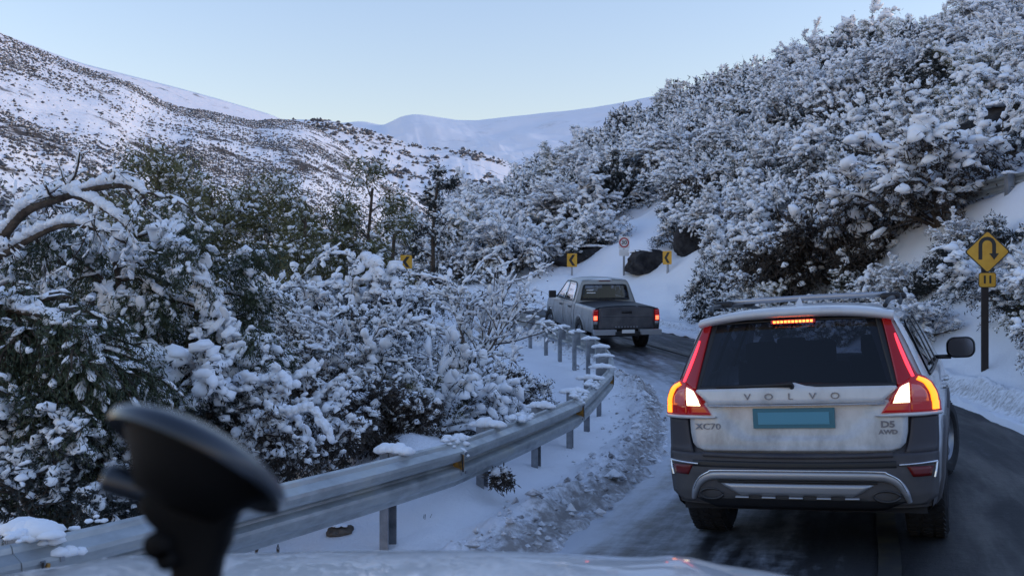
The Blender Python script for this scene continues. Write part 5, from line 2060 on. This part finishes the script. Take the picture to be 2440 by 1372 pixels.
        strip("led_band", f([(0.775, 1.195), (0.825, 1.165), (0.855, 1.115), (0.868, 1.055), (0.870, 0.995)]), [0.022, 0.028, 0.032, 0.034, 0.034], e_rear, 0.038, 0.01, M['lamp_led'], lamp)
        patch("reverse_light", f([(0.632, 1.066), (0.728, 1.066), (0.728, 1.165), (0.690, 1.152), (0.676, 1.145)]), e_rear, 0.037, 0.01, M['lamp_white'], lamp, 8, 0.02)
        patch("indicator_lens", f([(0.742, 1.066), (0.835, 1.066), (0.82, 1.12), (0.79, 1.150), (0.742, 1.158)]), e_rear, 0.036, 0.01, M['lamp_clear'], lamp, 6, 0.02)
        strip("lamp_trim", f([(0.525, 0.968), (0.62, 0.969), (0.735, 0.970), (0.82, 0.970), (0.905, 0.972)]), [0.012, 0.024, 0.026, 0.026, 0.026], e_rear, 0.028, 0.04, M['paint_white'], lamp)
        # bumper corner reflectors and trims
        patch("bumper_reflector", f([(0.735, 0.575), (0.84, 0.575), (0.855, 0.635), (0.70, 0.640)]), e_rear, 0.016, 0.02, M['reflex_red'], root, 6, 0.02)
        strip("reflector_trim", f([(0.655, 0.650), (0.76, 0.655), (0.872, 0.662)]), 0.013, e_rear, 0.022, 0.02, M['chrome'], root)
        strip("reflector_trim", f([(0.873, 0.660), (0.866, 0.61), (0.856, 0.565)]), 0.010, e_rear, 0.020, 0.02, M['chrome'], root)
        # exhaust
        ex = MB()
        p, n = e_rear(0.575, 0.445)
        pts = [(s * 0.575 + 0.082 * math.cos(t), p.y - 0.02, 0.447 + 0.036 * math.sin(t)) for t in np.linspace(0, 2 * math.pi, 17)]
        thick = [Vector(q) for q in pts]
        ex.tube(thick, 0.008, 6)
        ex.box((s * 0.575, p.y + 0.02, 0.447), (0.15, 0.01, 0.06), 1)
        ex.build("exhaust", [M['exhaust'], M['plastic_black']], root, True)
    # ---------- bumper
    bump = patch("bumper", [(-0.80, 0.385), (0.80, 0.385), (0.878, 0.44), (0.890, 0.60), (0.897, 0.80), (0.900, 0.955), (0.740, 0.955), (0.728, 0.85), (0.712, 0.78), (0.68, 0.742), (0.62, 0.724), (-0.62, 0.724), (-0.68, 0.742), (-0.712, 0.78), (-0.728, 0.85), (-0.740, 0.955), (-0.900, 0.955), (-0.897, 0.80), (-0.890, 0.60), (-0.878, 0.44)]
                 if False else [(-0.80, 0.385), (0.80, 0.385), (0.878, 0.44), (0.890, 0.60), (0.893, 0.722), (-0.893, 0.722), (-0.890, 0.60), (-0.878, 0.44)], e_rear, 0.010, 0.03, M['cladding'], root, 40, 0.015)
    for s in (-1, 1):
        f = (lambda pl: pl) if s > 0 else mirror
        patch("bumper_corner", f([(0.70, 0.723), (0.893, 0.723), (0.897, 0.80), (0.900, 0.955), (0.742, 0.955), (0.730, 0.85), (0.716, 0.78)]), e_rear, 0.010, 0.03, M['cladding'], bump, 8, 0.02)
    strip("bumper_lip", [(-0.62, 0.712), (-0.3, 0.705), (0, 0.703), (0.3, 0.705), (0.62, 0.712)], 0.022, e_rear, 0.022, 0.02, M['cladding'], bump)
    strip("bumper_groove", [(-0.70, 0.655), (-0.3, 0.650), (0, 0.648), (0.3, 0.650), (0.64, 0.655)], 0.045, e_rear, 0.0125, 0.006, M['plastic_black'], bump)
    strip("skid_bar", [(-0.705, 0.415), (-0.685, 0.475), (-0.645, 0.535), (-0.585, 0.570), (-0.50, 0.580), (-0.25, 0.582), (0, 0.583), (0.25, 0.582), (0.50, 0.580), (0.585, 0.570), (0.645, 0.535), (0.685, 0.475), (0.705, 0.415)],
          [0.03, 0.042, 0.052, 0.056, 0.056, 0.056, 0.056, 0.056, 0.056, 0.056, 0.052, 0.042, 0.03], e_rear, 0.024, 0.03, M['silver'], bump)
    strip("skid_edge", [(-0.69, 0.48), (-0.65, 0.558), (-0.585, 0.597), (-0.50, 0.609), (0, 0.612), (0.50, 0.609), (0.585, 0.597), (0.65, 0.558), (0.69, 0.48)], 0.011, e_rear, 0.032, 0.02, M['chrome'], bump)
    patch("skid_panel", [(-0.42, 0.470), (-0.36, 0.450), (0.36, 0.450), (0.42, 0.470), (0.50, 0.525), (-0.50, 0.525)], e_rear, 0.018, 0.03, M['silver'], bump, 24, 0.02)
    for q in range(5):
        x = -0.36 + q * 0.18
        strip("skid_vent", [(x - 0.045, 0.437), (x, 0.437), (x + 0.045, 0.437)], 0.010, e_rear, 0.022, 0.02, M['silver'], bump, 3)
    strip("bumper_shadow_gap", [(-0.52, 0.540), (0, 0.542), (0.52, 0.540)], 0.014, e_rear, 0.021, 0.01, M['plastic_black'], bump)
    patch("under_tray", [(-0.55, 0.355), (0.55, 0.355), (0.70, 0.415), (0.44, 0.43), (-0.44, 0.43), (-0.70, 0.415)], e_rear, 0.012, 0.03, M['plastic_black'], bump, 20, 0.02)
    # ---------- sides
    for s in (-1, 1):
        sf = e_side(s)
        patch("side_window", [(0.62, 1.22), (1.62, 1.205), (1.62, 1.585), (0.95, 1.575), (0.80, 1.54)], sf, 0.006, 0.01, M['glass_tint'], root, 12, 0.04)
        patch("side_window", [(1.70, 1.205), (2.36, 1.195), (2.36, 1.585), (1.70, 1.585)], sf, 0.006, 0.01, M['glass_tint'], root, 10, 0.04)
        patch("side_window", [(2.44, 1.195), (3.22, 1.195), (3.10, 1.30), (2.78, 1.52), (2.64, 1.58), (2.44, 1.585)], sf, 0.006, 0.01, M['glass_tint'], root, 10, 0.04)
        strip("window_pillar", [(1.66, 1.20), (1.66, 1.4), (1.66, 1.59)], 0.10, sf, 0.009, 0.01, M['plastic_black'], root)
        strip("window_pillar", [(2.40, 1.19), (2.40, 1.4), (2.40, 1.59)], 0.10, sf, 0.009, 0.01, M['plastic_black'], root)
        strip("window_trim", [(0.58, 1.20), (1.6, 1.192), (2.6, 1.185), (3.3, 1.185)], 0.018, sf, 0.010, 0.01, M['plastic_black'], root)
        for yc in (1.02, 3.85):
            strip("wheel_arch", [(yc + 0.445 * math.cos(t), 0.37 + 0.445 * math.sin(t)) for t in np.linspace(-0.1, math.pi + 0.1, 13)], 0.11, sf, 0.014, 0.04, M['cladding'], root, 3)
        strip("sill_cladding", [(1.5, 0.43), (2.4, 0.43), (3.38, 0.43)], 0.16, sf, 0.012, 0.03, M['cladding'], root)
        strip("door_moulding", [(1.5, 0.66), (2.4, 0.66), (3.38, 0.66)], 0.07, sf, 0.014, 0.02, M['cladding'], root)
        for yh in (1.75, 2.62):
            strip("door_handle", [(yh, 1.02), (yh + 0.10, 1.025), (yh + 0.20, 1.02)], 0.032, sf, 0.03, 0.03, M['paint_white'], root)
        # mirror
        mm = MB()
        mx = e_hw(2.72, 1.2)
        prof = rrect(0.235, 0.185, 0.07, 5)
        vs, fs = [], []
        for (yy, sc) in ((0.0, 0.94), (0.02, 1.0), (0.08, 0.97), (0.13, 0.75), (0.155, 0.35)):
            vs += [(s * (mx + 0.205 + px_ * sc), 2.70 + yy, 1.285 + pz * sc) for px_, pz in prof]
        n_ = len(prof)
        for i in range(4):
            for j in range(n_):
                fs.append((i * n_ + j, i * n_ + (j + 1) % n_, (i + 1) * n_ + (j + 1) % n_, (i + 1) * n_ + j))
        fs.append(tuple(4 * n_ + j for j in range(n_)))
        mm.add(vs, fs, 0)
        mm.box((s * (mx + 0.045), 2.76, 1.205), (0.16, 0.07, 0.035), 0)
        mo = mm.build("wing_mirror", [M['plastic_black']], root, True)
        mg = MB()
        plate(mg, [(s * (mx + 0.205) + px_ * 0.86, 1.285 + pz * 0.86) for px_, pz in prof][::1], 2.699, 0.004, 0)
        mg.build("mirror_glass", [M['mirror']], mo)
        # roof rail
        rl = MB()
        pts = [(s * 0.60, 0.42, 1.69), (s * 0.615, 0.50, 1.722), (s * 0.625, 0.65, 1.738), (s * 0.635, 1.3, 1.748), (s * 0.63, 2.0, 1.738), (s * 0.61, 2.35, 1.72), (s * 0.60, 2.45, 1.70)]
        rl.tube([tuple(q) for q in catmull(pts, 5)], 0.017, 8)
        rl.build("roof_rail", [M['plastic_black']], root, True)
        wheel(root, s * 0.785, 1.02, 0.365, 0.285, s)
        wheel(root, s * 0.80, 3.85, 0.365, 0.27, s, rz=R(-14))
    for yb in (0.95, 1.85):
        cb = MB()
        cb.tube([(-0.58, yb, 1.770), (-0.3, yb, 1.776), (0, yb, 1.778), (0.3, yb, 1.776), (0.58, yb, 1.770)], 0.0135, 8, 0, flat=1.4)
        cbo = cb.build("roof_crossbar", [M['silver']], root, True)
        for s in (-1, 1):
            ft = MB()
            ft.box((s * 0.61, yb, 1.756), (0.14, 0.10, 0.052), 0)
            bevel(ft.build("crossbar_foot", [M['plastic_black']], cbo), 0.02, 2)
    fin = MB()
    fin.add([(-0.03, 0.62, 1.722), (0.03, 0.62, 1.722), (0.03, 0.86, 1.728), (-0.03, 0.86, 1.728), (0, 0.68, 1.785), (0, 0.80, 1.74)], [(0, 1, 4), (1, 2, 5, 4), (2, 3, 5), (3, 0, 4, 5)])
    fin.build("aerial_fin", [M['paint_white']], root)
    return root


M['mirror'] = new_mat("mirror_glass", (0.25, 0.25, 0.27), 0.06, metal=0.9)


def place_vehicle(fn, x, y, heading, wb=2.85, ro=1.02, tr=0.8):
    """heading: degrees clockwise from +Y; (x, y) is the rear centre; sits on the road plane through the wheels"""
    f2 = Vector((math.sin(R(heading)), math.cos(R(heading)), 0))
    r2 = Vector((math.cos(R(heading)), -math.sin(R(heading)), 0))
    o = Vector((x, y, 0))
    q = []
    for a, b in ((ro, -tr), (ro, tr), (ro + wb, -tr), (ro + wb, tr)):
        p = o + f2 * a + r2 * b
        q.append(Vector((p.x, p.y, ground_z(p.x, p.y))))
    fw = ((q[2] + q[3]) - (q[0] + q[1])).normalized()
    rt = ((q[1] + q[3]) - (q[0] + q[2])).normalized()
    up = rt.cross(fw).normalized()
    rt = fw.cross(up).normalized()
    rot = Matrix((rt, fw, up)).transposed().to_quaternion()
    c = (q[0] + q[1]) / 2 - fw * ro
    return fn(c + Vector((0, 0, 0.004)), rot)


CAR = place_vehicle(estate_car, 1.93, 6.88, 23.5)
# ------------------------------------------------------------------ pickup further up the road
M['paint_silver'] = new_mat("pickup_paint_silver", (0.52, 0.55, 0.57), 0.35, metal=0.15, coat=0.3)
grime(M['paint_silver'], (0.31, 0.335, 0.36), (0.15, 0.15, 0.155), 0.35, 1.2, 0.8)
M['tailgate_dark'] = new_mat("tailgate_dark", (0.055, 0.055, 0.068), 0.55)
noise_var(M['tailgate_dark'], (0.045, 0.045, 0.055), (0.10, 0.10, 0.11), 2.5)


def p_hw(y, z):
    wz = interp(z, [0.42, 0.55, 0.8, 1.02, 1.10, 1.16, 1.35, 1.6, 1.70, 1.78], [0.84, 0.88, 0.90, 0.885, 0.865, 0.835, 0.775, 0.69, 0.645, 0.55])
    wp = interp(y, [0.0, 0.12, 0.5, 3.8, 4.6, 5.0, 5.2], [0.975, 0.99, 1.0, 1.0, 0.97, 0.90, 0.78])
    return wz * wp


def p_side(sgn):
    def f(y, z):
        e = 0.02
        p = Vector((sgn * p_hw(y, z), y, z))
        ty = Vector((sgn * (p_hw(y + e, z) - p_hw(y - e, z)), 2 * e, 0))
        tz = Vector((sgn * (p_hw(y, z + e) - p_hw(y, z - e)), 0, 2 * e))
        n = ty.cross(tz).normalized()
        return p, (n if n.x * sgn > 0 else -n)
    return f


def p_rear(u, z):
    return Vector((u, 0.06 + 0.03 * (u / 0.88) ** 2, z)), Vector((0, -1, 0))


def p_cabrear(u, z):
    y = 1.80 + 0.20 * max(z - 1.1, 0) + 0.03 * (u / 0.7) ** 2
    return Vector((u, y, z)), Vector((0, -0.98, 0.2)).normalized()


def pickup(loc, rot):
    root = empty("pickup_truck", loc)
    root.rotation_mode = 'QUATERNION'
    root.rotation_quaternion = rot
    tag(root, "silver double-cab pickup with dark tailgate driving away up the bend", "pickup")
    ZL = [0.42, 0.50, 0.60, 0.70, 0.80, 0.90, 1.0, 1.06, 1.10]
    VU = [0.03, 0.10, 0.22, 0.36, 0.50, 0.64, 0.78, 0.88, 0.95]
    XR = [0.9, 0.7, 0.45, 0.2, 0.0]
    YS = [1.84, 2.0, 2.2, 2.4, 2.6, 2.8, 3.0, 3.2, 3.4, 3.6, 3.8, 4.0, 4.2, 4.4, 4.6, 4.8, 5.0, 5.12, 5.2]

    def top(y):
        return interp(y, [1.8, 2.0, 2.5, 3.0, 3.25, 3.95, 4.6, 5.05, 5.2], [1.755, 1.775, 1.785, 1.765, 1.70, 1.20, 1.13, 1.02, 0.85])

    def section(y):
        zt = top(y)
        belt = min(1.10, zt - 0.05)
        s = [(p_hw(y, z), 0.42 + (z - 0.42) * (belt - 0.42) / 0.68) for z in ZL]
        s += [(p_hw(y, 1.10 + 0.66 * v), belt + (zt - 0.05 - belt) * v / 0.95) for v in VU]
        xt = s[-1][0]
        return s + [(xt * q, zt - 0.05 * q * q) for q in XR]
    rows = len(ZL) + len(VU) + len(XR)

    def arch(y, z):
        return math.hypot(y - 1.22, z - 0.37) < 0.43 or math.hypot(y - 4.25, z - 0.37) < 0.43
    sh = MB()
    for sgn in (-1, 1):
        rings = []
        for k, y in enumerate(YS):
            sc = section(y)
            rings.append([Vector((sgn * x, y + (0.20 * max(z - 1.1, 0) - 0.04 if k == 0 else 0), z)) for x, z in sc])
        b = len(sh.v)
        for rg in rings:
            sh.v += [tuple(p) for p in rg]
        for i in range(len(rings) - 1):
            for j in range(rows - 1):
                c = (rings[i][j] + rings[i + 1][j + 1]) / 2
                if arch(c.y, c.z):
                    continue
                if 1.17 < c.z < 1.63 and 2.1 < c.y < 3.7 and c.z < 1.2 + (3.85 - c.y) * 0.7:
                    continue
                if 3.15 < c.y < 3.9 and abs(c.x) < 0.6 and c.z > 1.2:
                    continue
                q = (b + i * rows + j, b + (i + 1) * rows + j, b + (i + 1) * rows + j + 1, b + i * rows + j + 1)
                sh.f.append(q if sgn > 0 else q[::-1])
                sh.m.append(0)
    # cab rear wall round the window
    for z0, z1, x0, x1 in ((0.5, 1.19, -1, 1), (1.60, 1.73, -1, 1), (1.19, 1.60, -1, -0.86), (1.19, 1.60, 0.86, 1)):
        n = 6
        for k in range(n):
            za, zb = z0 + (z1 - z0) * k / n, z0 + (z1 - z0) * (k + 1) / n
            vs = []
            for z in (za, zb):
                w = p_hw(1.9, z) - 0.01
                for x in (x0, x1):
                    p, _ = p_cabrear(x * w, z)
                    vs.append(p)
            sh.add(vs, [(0, 1, 3, 2)], 0)
    cab = sh.build("cab", [M['paint_silver']], root, True)
    # load bed
    YB = [0.05, 0.15, 0.3, 0.5, 0.7, 0.85, 1.0, 1.15, 1.3, 1.45, 1.6, 1.76]
    ZB = [0.50, 0.58, 0.66, 0.74, 0.82, 0.90, 0.98, 1.05, 1.11, 1.13]
    for sgn in (-1, 1):
        bd = MB()
        b = 0
        for y in YB:
            for z in ZB:
                bd.v.append((sgn * (p_hw(y, z) - (0.02 if z > 1.12 else 0)), y, z))
            bd.v.append((sgn * (p_hw(y, 1.1) - 0.10), y, 1.13))
        nz = len(ZB) + 1
        for i in range(len(YB) - 1):
            for j in range(nz - 1):
                cy, cz = (YB[i] + YB[i + 1]) / 2, (ZB[min(j, 9)] + ZB[min(j + 1, 9)]) / 2
                if math.hypot(cy - 1.22, cz - 0.37) < 0.43:
                    continue
                q = (b + i * nz + j, b + (i + 1) * nz + j, b + (i + 1) * nz + j + 1, b + i * nz + j + 1)
                bd.f.append(q if sgn > 0 else q[::-1])
                bd.m.append(0)
        bd.build("bed_side", [M['paint_silver']], root, True)
    ch = MB()
    ch.box((0, 2.6, 0.48), (1.3, 4.9, 0.16), 0)
    ch.box((0, 0.95, 0.75), (1.5, 1.6, 0.4), 0)
    ch.box((0, 2.7, 0.75), (1.5, 1.5, 0.5), 0)
    ch.build("chassis", [M['plastic_black']], root)
    # tonneau cover, slightly domed
    tn = MB()
    xs_, ys_ = np.linspace(-0.80, 0.80, 13), np.linspace(0.10, 1.76, 9)
    for y in ys_:
        for x in xs_:
            tn.v.append((float(x), float(y), 1.135 + 0.055 * (1 - (x / 0.80) ** 2)))
    for q in grid_faces(9, 13):
        tn.f.append(tuple(int(i) for i in q))
        tn.m.append(0)
    tn.build("bed_cover", [M['plastic_black']], root, True)
    tg = patch("tailgate", [(-0.735, 0.60), (0.735, 0.60), (0.735, 1.125), (0.4, 1.155), (0, 1.165), (-0.4, 1.155), (-0.735, 1.125)], p_rear, 0.02, 0.06, M['tailgate_dark'], root, 16, 0.05)
    patch("tailgate_handle", [(-0.13, 1.0), (0.13, 1.0), (0.13, 1.06), (-0.13, 1.06)], p_rear, 0.032, 0.02, M['plastic_black'], tg, 2, 0.1)
    strip("tailgate_crease", [(-0.70, 0.92), (0, 0.925), (0.70, 0.92)], 0.03, p_rear, 0.025, 0.01, M['tailgate_dark'], tg)
    for k in range(8):
        x = -0.28 + 0.08 * k
        patch("tailgate_lettering", [(x - 0.024, 0.635), (x + 0.024, 0.635), (x + 0.018, 0.675), (x - 0.018, 0.675)], p_rear, 0.024, 0.004, M['badge'], tg, 2, 0.1, False)
    for s in (-1, 1):
        f = (lambda pl: pl) if s > 0 else mirror
        lp = patch("tail_lamp", f([(0.755, 0.80), (0.875, 0.80), (0.88, 0.95), (0.865, 1.09), (0.755, 1.09)]), p_rear, 0.03, 0.06, M['lamp_red'], root, 6, 0.03)
        patch("brake_light", f([(0.775, 0.83), (0.86, 0.83), (0.86, 0.935), (0.775, 0.935)]), p_rear, 0.037, 0.01, M['lamp_pickup'], lp, 6, 0.03)
        patch("lamp_lower", f([(0.76, 0.715), (0.87, 0.715), (0.87, 0.795), (0.76, 0.795)]), p_rear, 0.028, 0.05, M['paint_silver'], lp, 4, 0.05)
        patch("bed_corner", f([(0.745, 0.50), (0.868, 0.50), (0.875, 0.71), (0.745, 0.71)]), p_rear, 0.01, 0.05, M['plastic_black'], root, 4, 0.05)
        patch("side_window", [(2.05, 1.19), (2.85, 1.18), (2.85, 1.62), (2.25, 1.61), (2.12, 1.5)], p_side(s), 0.006, 0.01, M['glass'], root, 8, 0.05)
        patch("side_window", [(2.93, 1.18), (3.72, 1.18), (3.45, 1.38), (3.22, 1.58), (3.12, 1.62), (2.93, 1.62)], p_side(s), 0.006, 0.01, M['glass'], root, 8, 0.05)
        strip("window_trim", [(2.0, 1.165), (2.9, 1.16), (3.75, 1.16)], 0.02, p_side(s), 0.01, 0.01, M['plastic_black'], root)
        strip("window_trim", [(3.76, 1.17), (3.45, 1.40), (3.22, 1.60), (3.1, 1.645), (2.6, 1.65), (2.25, 1.635), (2.08, 1.5), (2.0, 1.18)], 0.025, p_side(s), 0.009, 0.01, M['plastic_black'], root)
        for yh in (2.1, 2.98):
            strip("door_handle", [(yh, 1.0), (yh + 0.09, 1.003), (yh + 0.18, 1.0)], 0.04, p_side(s), 0.03, 0.03, M['plastic_black'], root)
        for ys2 in (2.03, 2.89):
            strip("door_seam", [(ys2, 0.52), (ys2, 0.8), (ys2, 1.15)], 0.012, p_side(s), 0.003, 0.006, M['plastic_black'], root)
        for yc in (1.22, 4.25):
            strip("wheel_arch", [(yc + 0.45 * math.cos(t), 0.39 + 0.45 * math.sin(t)) for t in np.linspace(0.1, math.pi - 0.1, 11)], 0.07, p_side(s), 0.02, 0.04, M['paint_silver'], root, 3)
            wheel(root, s * 0.79, yc, 0.375, 0.25, s, rz=(R(10) if yc > 4 else 0))
        mm = MB()
        mm.box((s * 1.03, 3.52, 1.24), (0.20, 0.11, 0.20), 0)
        mm.box((s * 0.92, 3.55, 1.19), (0.14, 0.05, 0.04), 0)
        bevel(mm.build("wing_mirror", [M['plastic_black']], root), 0.03, 2)
    rw = patch("rear_window", [(-0.66, 1.20), (0.66, 1.20), (0.66, 1.30), (0.60, 1.56), (0.55, 1.60), (-0.55, 1.60), (-0.60, 1.56), (-0.66, 1.30)], p_cabrear, 0.02, 0.02, M['glass_tint'], root, 14, 0.04)
    strip("window_border", [(-0.65, 1.21), (0, 1.21), (0.65, 1.21)], 0.03, p_cabrear, 0.023, 0.01, M['plastic_black'], rw)
    strip("window_border", [(-0.56, 1.595), (0, 1.60), (0.56, 1.595)], 0.03, p_cabrear, 0.023, 0.01, M['plastic_black'], rw)
    for s in (-1, 1):
        strip("window_border", [(s * 0.655, 1.21), (s * 0.645, 1.35), (s * 0.60, 1.55), (s * 0.56, 1.595)], 0.03, p_cabrear, 0.023, 0.01, M['plastic_black'], rw)
    for zz, x0, x1 in ((1.44, -0.52, -0.34), (1.37, -0.52, -0.28)):
        patch("window_sticker", [(x0, zz), (x1, zz), (x1, zz + 0.022), (x0, zz + 0.022)], p_cabrear, 0.028, 0.002, M['sign_white'], rw, 2, 0.1, False)
    for x in (-0.38, 0.38):
        st = MB()
        st.box((x, 2.95, 1.15), (0.5, 0.14, 0.55), 0)
        st.box((x, 2.92, 1.50), (0.26, 0.10, 0.16), 0)
        bevel(st.build("seat", [M['interior']], root), 0.03, 2)
    bp_ = MB()
    for (x, w) in ((-0.60, 0.58), (0.60, 0.58)):
        bp_.box((x, -0.03, 0.53), (w, 0.16, 0.13), 0)
    bp_.box((0, -0.05, 0.50), (0.70, 0.12, 0.10), 1)
    bp_.box((0, -0.112, 0.555), (0.34, 0.01, 0.09), 2)
    bevel(bp_.build("rear_bumper", [M['silver'], M['plastic_black'], M['sign_white']], root), 0.02, 2)
    hb = MB()
    hb.tube([(-0.16, 1.93, 1.70), (0, 1.925, 1.705), (0.16, 1.93, 1.70)], 0.012, 6)
    hb.build("high_brake_light", [M['reflex_red']], root)
    return root


M['lamp_pickup'] = emis(new_mat("pickup_brake_light", (0.6, 0.1, 0.05), 0.2), (1.0, 0.11, 0.05), 2.2)
place_vehicle(pickup, 2.90, 25.9, -12.5, 3.03, 1.22, 0.79)
# ------------------------------------------------------------------ the car the photograph is taken from
own = empty("white_car", (-0.2, 0.9, 0.0))
tag(own, "white bonnet of the car carrying the camera, along the bottom edge", "car")
ox = -0.2
M['bonnet'] = new_mat("bonnet_white", (0.66, 0.67, 0.69), 0.28, coat=0.8)
noise_var(M['bonnet'], (0.60, 0.61, 0.63), (0.70, 0.71, 0.73), 3.0, lo=0.3, hi=0.6)
mb = MB()
ys_ = [0.05, 0.2, 0.4, 0.6, 0.75, 0.85, 0.93, 0.99, 1.04, 1.08, 1.11, 1.13, 1.14]
zf = [1.272, 1.272, 1.268, 1.260, 1.251, 1.242, 1.231, 1.218, 1.202, 1.182, 1.155, 1.12, 1.07]
xs_ = np.linspace(-0.80, 0.80, 41)
for y, z in zip(ys_, zf):
    for x in xs_:
        a = abs(x) / 0.80
        rib = 0.010 * math.exp(-((abs(x) - 0.50) / 0.05) ** 2)
        mb.v.append((float(x), y - 0.10 * a ** 3 * (y / 1.14), z - 0.060 * x * x - 0.05 * max(a - 0.75, 0) ** 2 * 16 * 0.5 + rib))
for q in grid_faces(len(ys_), len(xs_)):
    mb.f.append(tuple(int(i) for i in q))
    mb.m.append(0)
mb.build("bonnet", [M['bonnet']], own, True)
mb = MB()
mb.box((0, 0.0, 1.20), (1.55, 0.10, 0.06), 0)
mb.box((0, 0.55, 0.75), (1.60, 1.0, 0.7), 0)
mb.build("scuttle", [M['plastic_black']], own)
mb = MB()
mb.box((0.0, -0.27, 1.335), (1.45, 0.42, 0.07), 0)
bevel(mb.build("dashboard", [M['plastic_black']], own), 0.02, 2)

# ---- windscreen phone mount
M['mount_black'] = new_mat("mount_black", (0.003, 0.003, 0.0035), 0.7, spec=0.2)
M['mount_rim'] = new_mat("mount_cup_rim", (0.016, 0.021, 0.030), 0.30, coat=0.3)  # lighter bluish than the black: edge highlight put into the colour
D0 = 0.62
kk = D0 / FPX
cup_c = P(484, 1078, D0)
mt = empty("phone_mount", P(450, 1480, D0))
tag(mt, "black suction-cup phone mount, blurred close to the camera at lower left", "phone mount")
mo = Vector(mt.location)
ax = Vector((0.40, 0.43, 0.81)).normalized()
q = ax.to_track_quat('Z', 'Y').to_matrix()
cup = MB()
r = 0.0585
prof = [(0.012, 0.0005), (0.011, r * 0.35), (0.008, r * 0.65), (0.002, r * 0.90), (-0.003, r * 0.99), (-0.008, r), (-0.0105, r * 0.985)]
cup.lathe(prof, 48, 'z')
cup.lathe([(-0.0105, r * 0.985), (-0.010, r * 0.93), (-0.004, r * 0.7), (-0.001, r * 0.3), (-0.001, 0.0005)], 48, 'z', mi=1)
cup.v = [tuple(q @ Vector((v[0] * 1.0, v[1], v[2])) + cup_c - mo) for v in cup.v]
cup.build("suction_cup", [M['mount_rim'], M['mount_black']], mt, True)
# inner hub under the cup
hb = MB()
hb.lathe([(-0.004, 0.050), (-0.010, 0.047), (-0.022, 0.036), (-0.034, 0.026), (-0.038, 0.0005)], 32, 'z')
hb.v = [tuple(q @ Vector(v) + cup_c - mo) for v in hb.v]
hb.build("cup_hub", [M['mount_black']], mt, True)
# arm: lofted rounded block, wide under the cup and narrowing downwards
arm = MB()
secs = [(1135, 470, 190, 0.030), (1175, 455, 235, 0.034), (1205, 452, 240, 0.036), (1240, 456, 205, 0.034), (1270, 464, 165, 0.030), (1300, 468, 150, 0.028), (1335, 466, 118, 0.026), (1375, 462, 112, 0.026), (1480, 450, 110, 0.026), (1700, 440, 120, 0.03), (1790, 440, 300, 0.06)]
rings = []
for (y, cx, w, th) in secs:
    c = P(cx, y, D0) - mo
    ring = [c + Vector((px_, 0.006 + pz, 0)) for px_, pz in rrect(w * kk, th, min(th, w * kk) * 0.3, 4)]
    rings.append(ring)
n_ = len(rings[0])
for rg in rings:
    arm.v += [tuple(p) for p in rg]
for i in range(len(rings) - 1):
    for j in range(n_):
        arm.f.append((i * n_ + j, i * n_ + (j + 1) % n_, (i + 1) * n_ + (j + 1) % n_, (i + 1) * n_ + j))
        arm.m.append(0)
arm.f.append(tuple(range(n_)))
arm.m.append(0)
arm.build("arm", [M['mount_black']], mt, True)
kn = MB()
a, b = P(252, 1136, D0) - mo, P(380, 1180, D0) - mo
kn.tube([a, a.lerp(b, 0.08), a.lerp(b, 0.5), b], [0.0085, 0.0098, 0.0092, 0.008], 16)
kn.build("locking_lever", [M['mount_rim']], mt, True)
for (px_, py_, rr_) in ((390, 1290, 0.0085), (410, 1325, 0.006)):
    ns = MB()
    c = P(px_, py_, D0) - mo
    ns.lathe([(-0.012, 0.0005), (-0.012, rr_), (0.012, rr_), (0.012, 0.0005)], 14, 'y', c)
    ns.build("clamp_screw", [M['mount_black']], mt, True)
